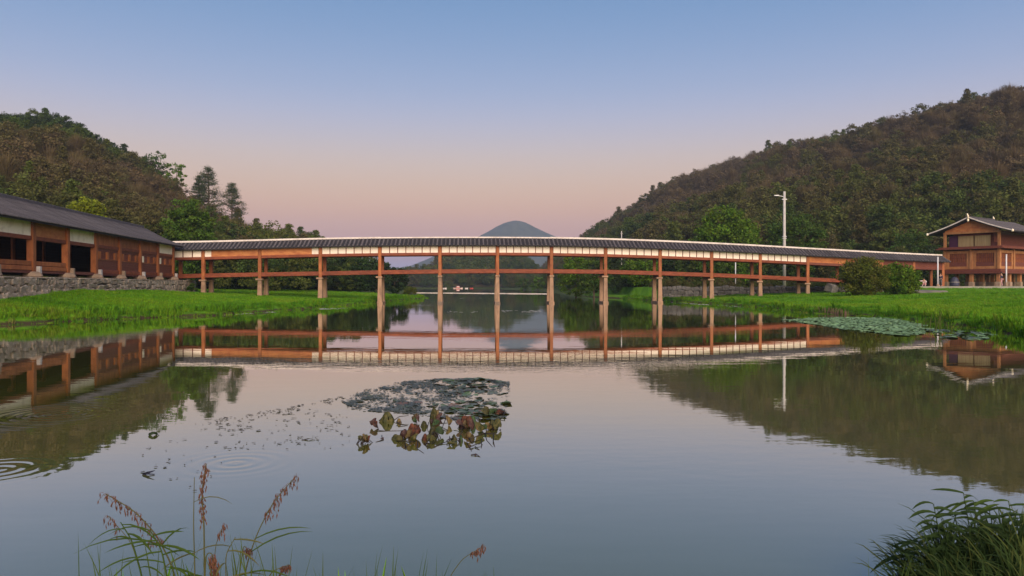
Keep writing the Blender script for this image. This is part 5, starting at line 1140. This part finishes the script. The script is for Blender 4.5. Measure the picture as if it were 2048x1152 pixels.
# ================================================================== PEOPLE AND SMALL THINGS BY THE LANE
def skin_obj(name, joints, edges, m, parent):
    me = bpy.data.meshes.new(name); me.from_pydata([j[:3] for j in joints], edges, []); me.materials.append(m); o = link(name, me, parent)
    sk = o.modifiers.new('skin', 'SKIN'); sk.use_smooth_shade = True
    for i, j in enumerate(joints): d = me.skin_vertices[0].data[i]; d.radius = (j[3], j[3] * (j[4] if len(j) > 4 else 1)); d.use_root = (i == 0)
    sb = o.modifiers.new('subdivision', 'SUBSURF'); sb.levels = 1; sb.render_levels = 1; return o
skinm = mat('skin', (.45, .27, .18), .6); hairm = mat('dark_hair', (.015, .012, .010), .6)
def person(label, loc, rz, shirt, trousers, shoes, pose='stand'):
    t = thing('person', label, 'person', loc); t.rotation_euler = (0, 0, rz)
    if pose == 'stand':
        J = [(0, 0, .92, .13, .8), (0, 0, 1.15, .12, .75), (0, 0, 1.36, .14, .7), (0, 0, 1.45, .055), (0, .01, 1.54, .075), (0, .02, 1.62, .085), (.19, 0, 1.36, .055), (.24, .03, 1.12, .042), (.22, .14, .92, .035), (.22, .19, .84, .03), (-.19, 0, 1.36, .055), (-.25, -.02, 1.12, .042), (-.24, .06, .9, .035), (-.24, .09, .82, .03),
             (.09, 0, .86, .085), (.10, .05, .48, .058), (.10, -.04, .1, .04), (.10, .08, .04, .035), (-.09, 0, .86, .085), (-.10, -.03, .48, .058), (-.10, -.16, .1, .04), (-.10, -.05, .04, .035)]
    else:   # squatting, one arm held out
        J = [(0, -.05, .30, .15, .9), (0, .05, .50, .14, .8), (0, .14, .70, .14, .75), (0, .18, .79, .055), (0, .22, .86, .075), (0, .24, .94, .085), (.18, .15, .70, .055), (.30, .30, .62, .042), (.42, .42, .70, .035), (.48, .46, .74, .03), (-.18, .15, .70, .055), (-.26, .30, .54, .042), (-.18, .44, .46, .035), (-.14, .48, .44, .03),
             (.10, 0, .30, .085), (.16, .36, .42, .06), (.14, .16, .10, .042), (.15, .28, .04, .035), (-.10, 0, .30, .085), (-.16, .36, .42, .06), (-.14, .16, .10, .042), (-.15, .28, .04, .035)]
    E = [(0, 1), (1, 2), (2, 3), (3, 4), (4, 5), (2, 6), (6, 7), (7, 8), (8, 9), (2, 10), (10, 11), (11, 12), (12, 13), (0, 14), (14, 15), (15, 16), (16, 17), (0, 18), (18, 19), (19, 20), (20, 21)]
    skin_obj('body', J, E, skinm, t)
    def part(name, ids, es, m, g): skin_obj(name, [J[i][:3] + (J[i][3] * g,) + tuple(J[i][4:]) for i in ids], [(ids.index(a), ids.index(b_)) for a, b_ in es], m, t)
    part('shirt', [1, 0, 2, 6, 7, 8, 10, 11, 12], [(0, 1), (1, 2), (2, 6), (6, 7), (7, 8), (2, 10), (10, 11), (11, 12)], shirt, 1.16)
    part('trousers', [0, 14, 15, 16, 18, 19, 20], [(0, 14), (14, 15), (15, 16), (0, 18), (18, 19), (19, 20)], trousers, 1.18)
    part('shoe', [16, 17], [(16, 17)], shoes, 1.3); part('shoe', [20, 21], [(20, 21)], shoes, 1.3)
    h = J[5]; k = MB(); k.lathe((h[0], h[1] - .015, h[2] - .04), [(.088, 0), (.10, .05), (.085, .11), (.04, .145)], 10); k.build('hair', hairm, t, True)
navy = mat('navy_cloth', (.02, .03, .065), .8); pink = mat('pink_cloth', (.60, .33, .33), .8); whitec = mat('white_cloth', (.72, .62, .62), .8); greyc = mat('grey_cloth', (.10, .11, .12), .8); shoe = mat('pale_shoe', (.6, .58, .58), .6)
q = px(2003, 573, 91); person('person in navy top and pink trousers walking past the white post', (q.x, 91.0, 1.84), .6, navy, pink, shoe)
q = px(1881, 573, 95.6); person('person in dark blue clothes standing by the bridge end', (q.x, 95.6, 1.84), 2.2, navy, greyc, pink)
q = px(1848, 573, 92); person('person in white clothes squatting beside the lane with an arm out', (q.x, 92.0, 1.84), 2.6, whitec, pink, shoe, 'squat')
q = px(1909, 573, 98.2); bt = thing('covered_bundle', 'dark blue rounded covered bundle between the house stilts', 'bundle', (q.x, 98.2, 1.78)); m_tarp = mat('dark_blue_tarp', (.022, .026, .055), .5, (.06, .065, .10), 3, bump=.5)
k = MB(); k.lathe((0, 0, 0), [(.50, 0), (.56, .25), (.55, .6), (.46, .95), (.25, 1.2), (.06, 1.28)], 14); k.build('cover', m_tarp, bt, True); k = MB(); k.lathe((0, 0, .55), [(.565, 0), (.58, .02), (.58, .05), (.56, .07)], 14); k.build('rope', M['wire'], bt)

# far boats at the river bend
m_bw = mat('white_hull', (.72, .66, .66), .5); m_br = mat('red_paint', (.45, .06, .05), .5); m_lit = mat('boat_awning', (.75, .55, .52), .6)
def boat(label, u, Y, L, cabin, m):
    b_ = px(u, 0, Y); t = thing('boat', label, 'boat', (b_.x, Y, 0), 'boats moored at the far bend'); k = MB(); st_ = []
    for x, w, z in ((-.5, .16, .5), (-.3, .22, .4), (.2, .22, .4), (.5, .03, .6)): st_ += [(x * L, -w * L * .7, z), (x * L, w * L * .7, z), (x * L, w * L * .4, -.1), (x * L, -w * L * .4, -.1)]
    k.add(st_, [(i * 4 + j, i * 4 + (j + 1) % 4, i * 4 + 4 + (j + 1) % 4, i * 4 + 4 + j) for i in range(3) for j in range(4)] + [(3, 2, 1, 0), (12, 13, 14, 15)]); k.build('hull', m, t)
    if cabin:
        MB().box((-.2 * L, -.12 * L, .4), (.2 * L, .12 * L, .8)).build('cabin', m_br, t); MB().box((-.14 * L, -.1 * L, .8), (.16 * L, .1 * L, 1.35)).build('wheelhouse', m_bw, t); MB().box((-.17 * L, -.13 * L, 1.35), (.19 * L, .13 * L, 1.45)).build('roof', m_br, t)
        for x in (-.08, .08): MB().box((x * L - .25, -.1 * L - .03, .9), (x * L + .25, -.1 * L, 1.25)).build('window', m_lit, t)
boat('red and white cabin boat moored at the far river bend', 916, 425, 5.2, True, m_lit)
boat('low white skiff left of the cabin boat', 888, 415, 2.8, False, m_bw)
boat('tiny white skiff right of the cabin boat', 933, 420, 1.6, False, m_bw)
boat('small boat with a red hull furthest right at the bend', 943, 425, 1.9, False, m_br)
# ================================================================== HAZE
hz = MB().box((-3300, -120, -3.0), (3300, 3150, 262)).build('haze', None); tag(hz, 'thin evening haze over the valley', 'haze', kind='stuff')
mhz = bpy.data.materials.new('haze_air'); mhz.use_nodes = True; nt = mhz.node_tree; nt.nodes.remove(nt.nodes['Principled BSDF'])
pv = nt.nodes.new('ShaderNodeVolumePrincipled'); pv.inputs['Color'].default_value = (.62, .76, 1.0, 1); pv.inputs['Density'].default_value = .00020; pv.inputs['Anisotropy'].default_value = 0.0
nt.links.new(pv.outputs[0], nt.nodes['Material Output'].inputs['Volume']); hz.data.materials.append(mhz)
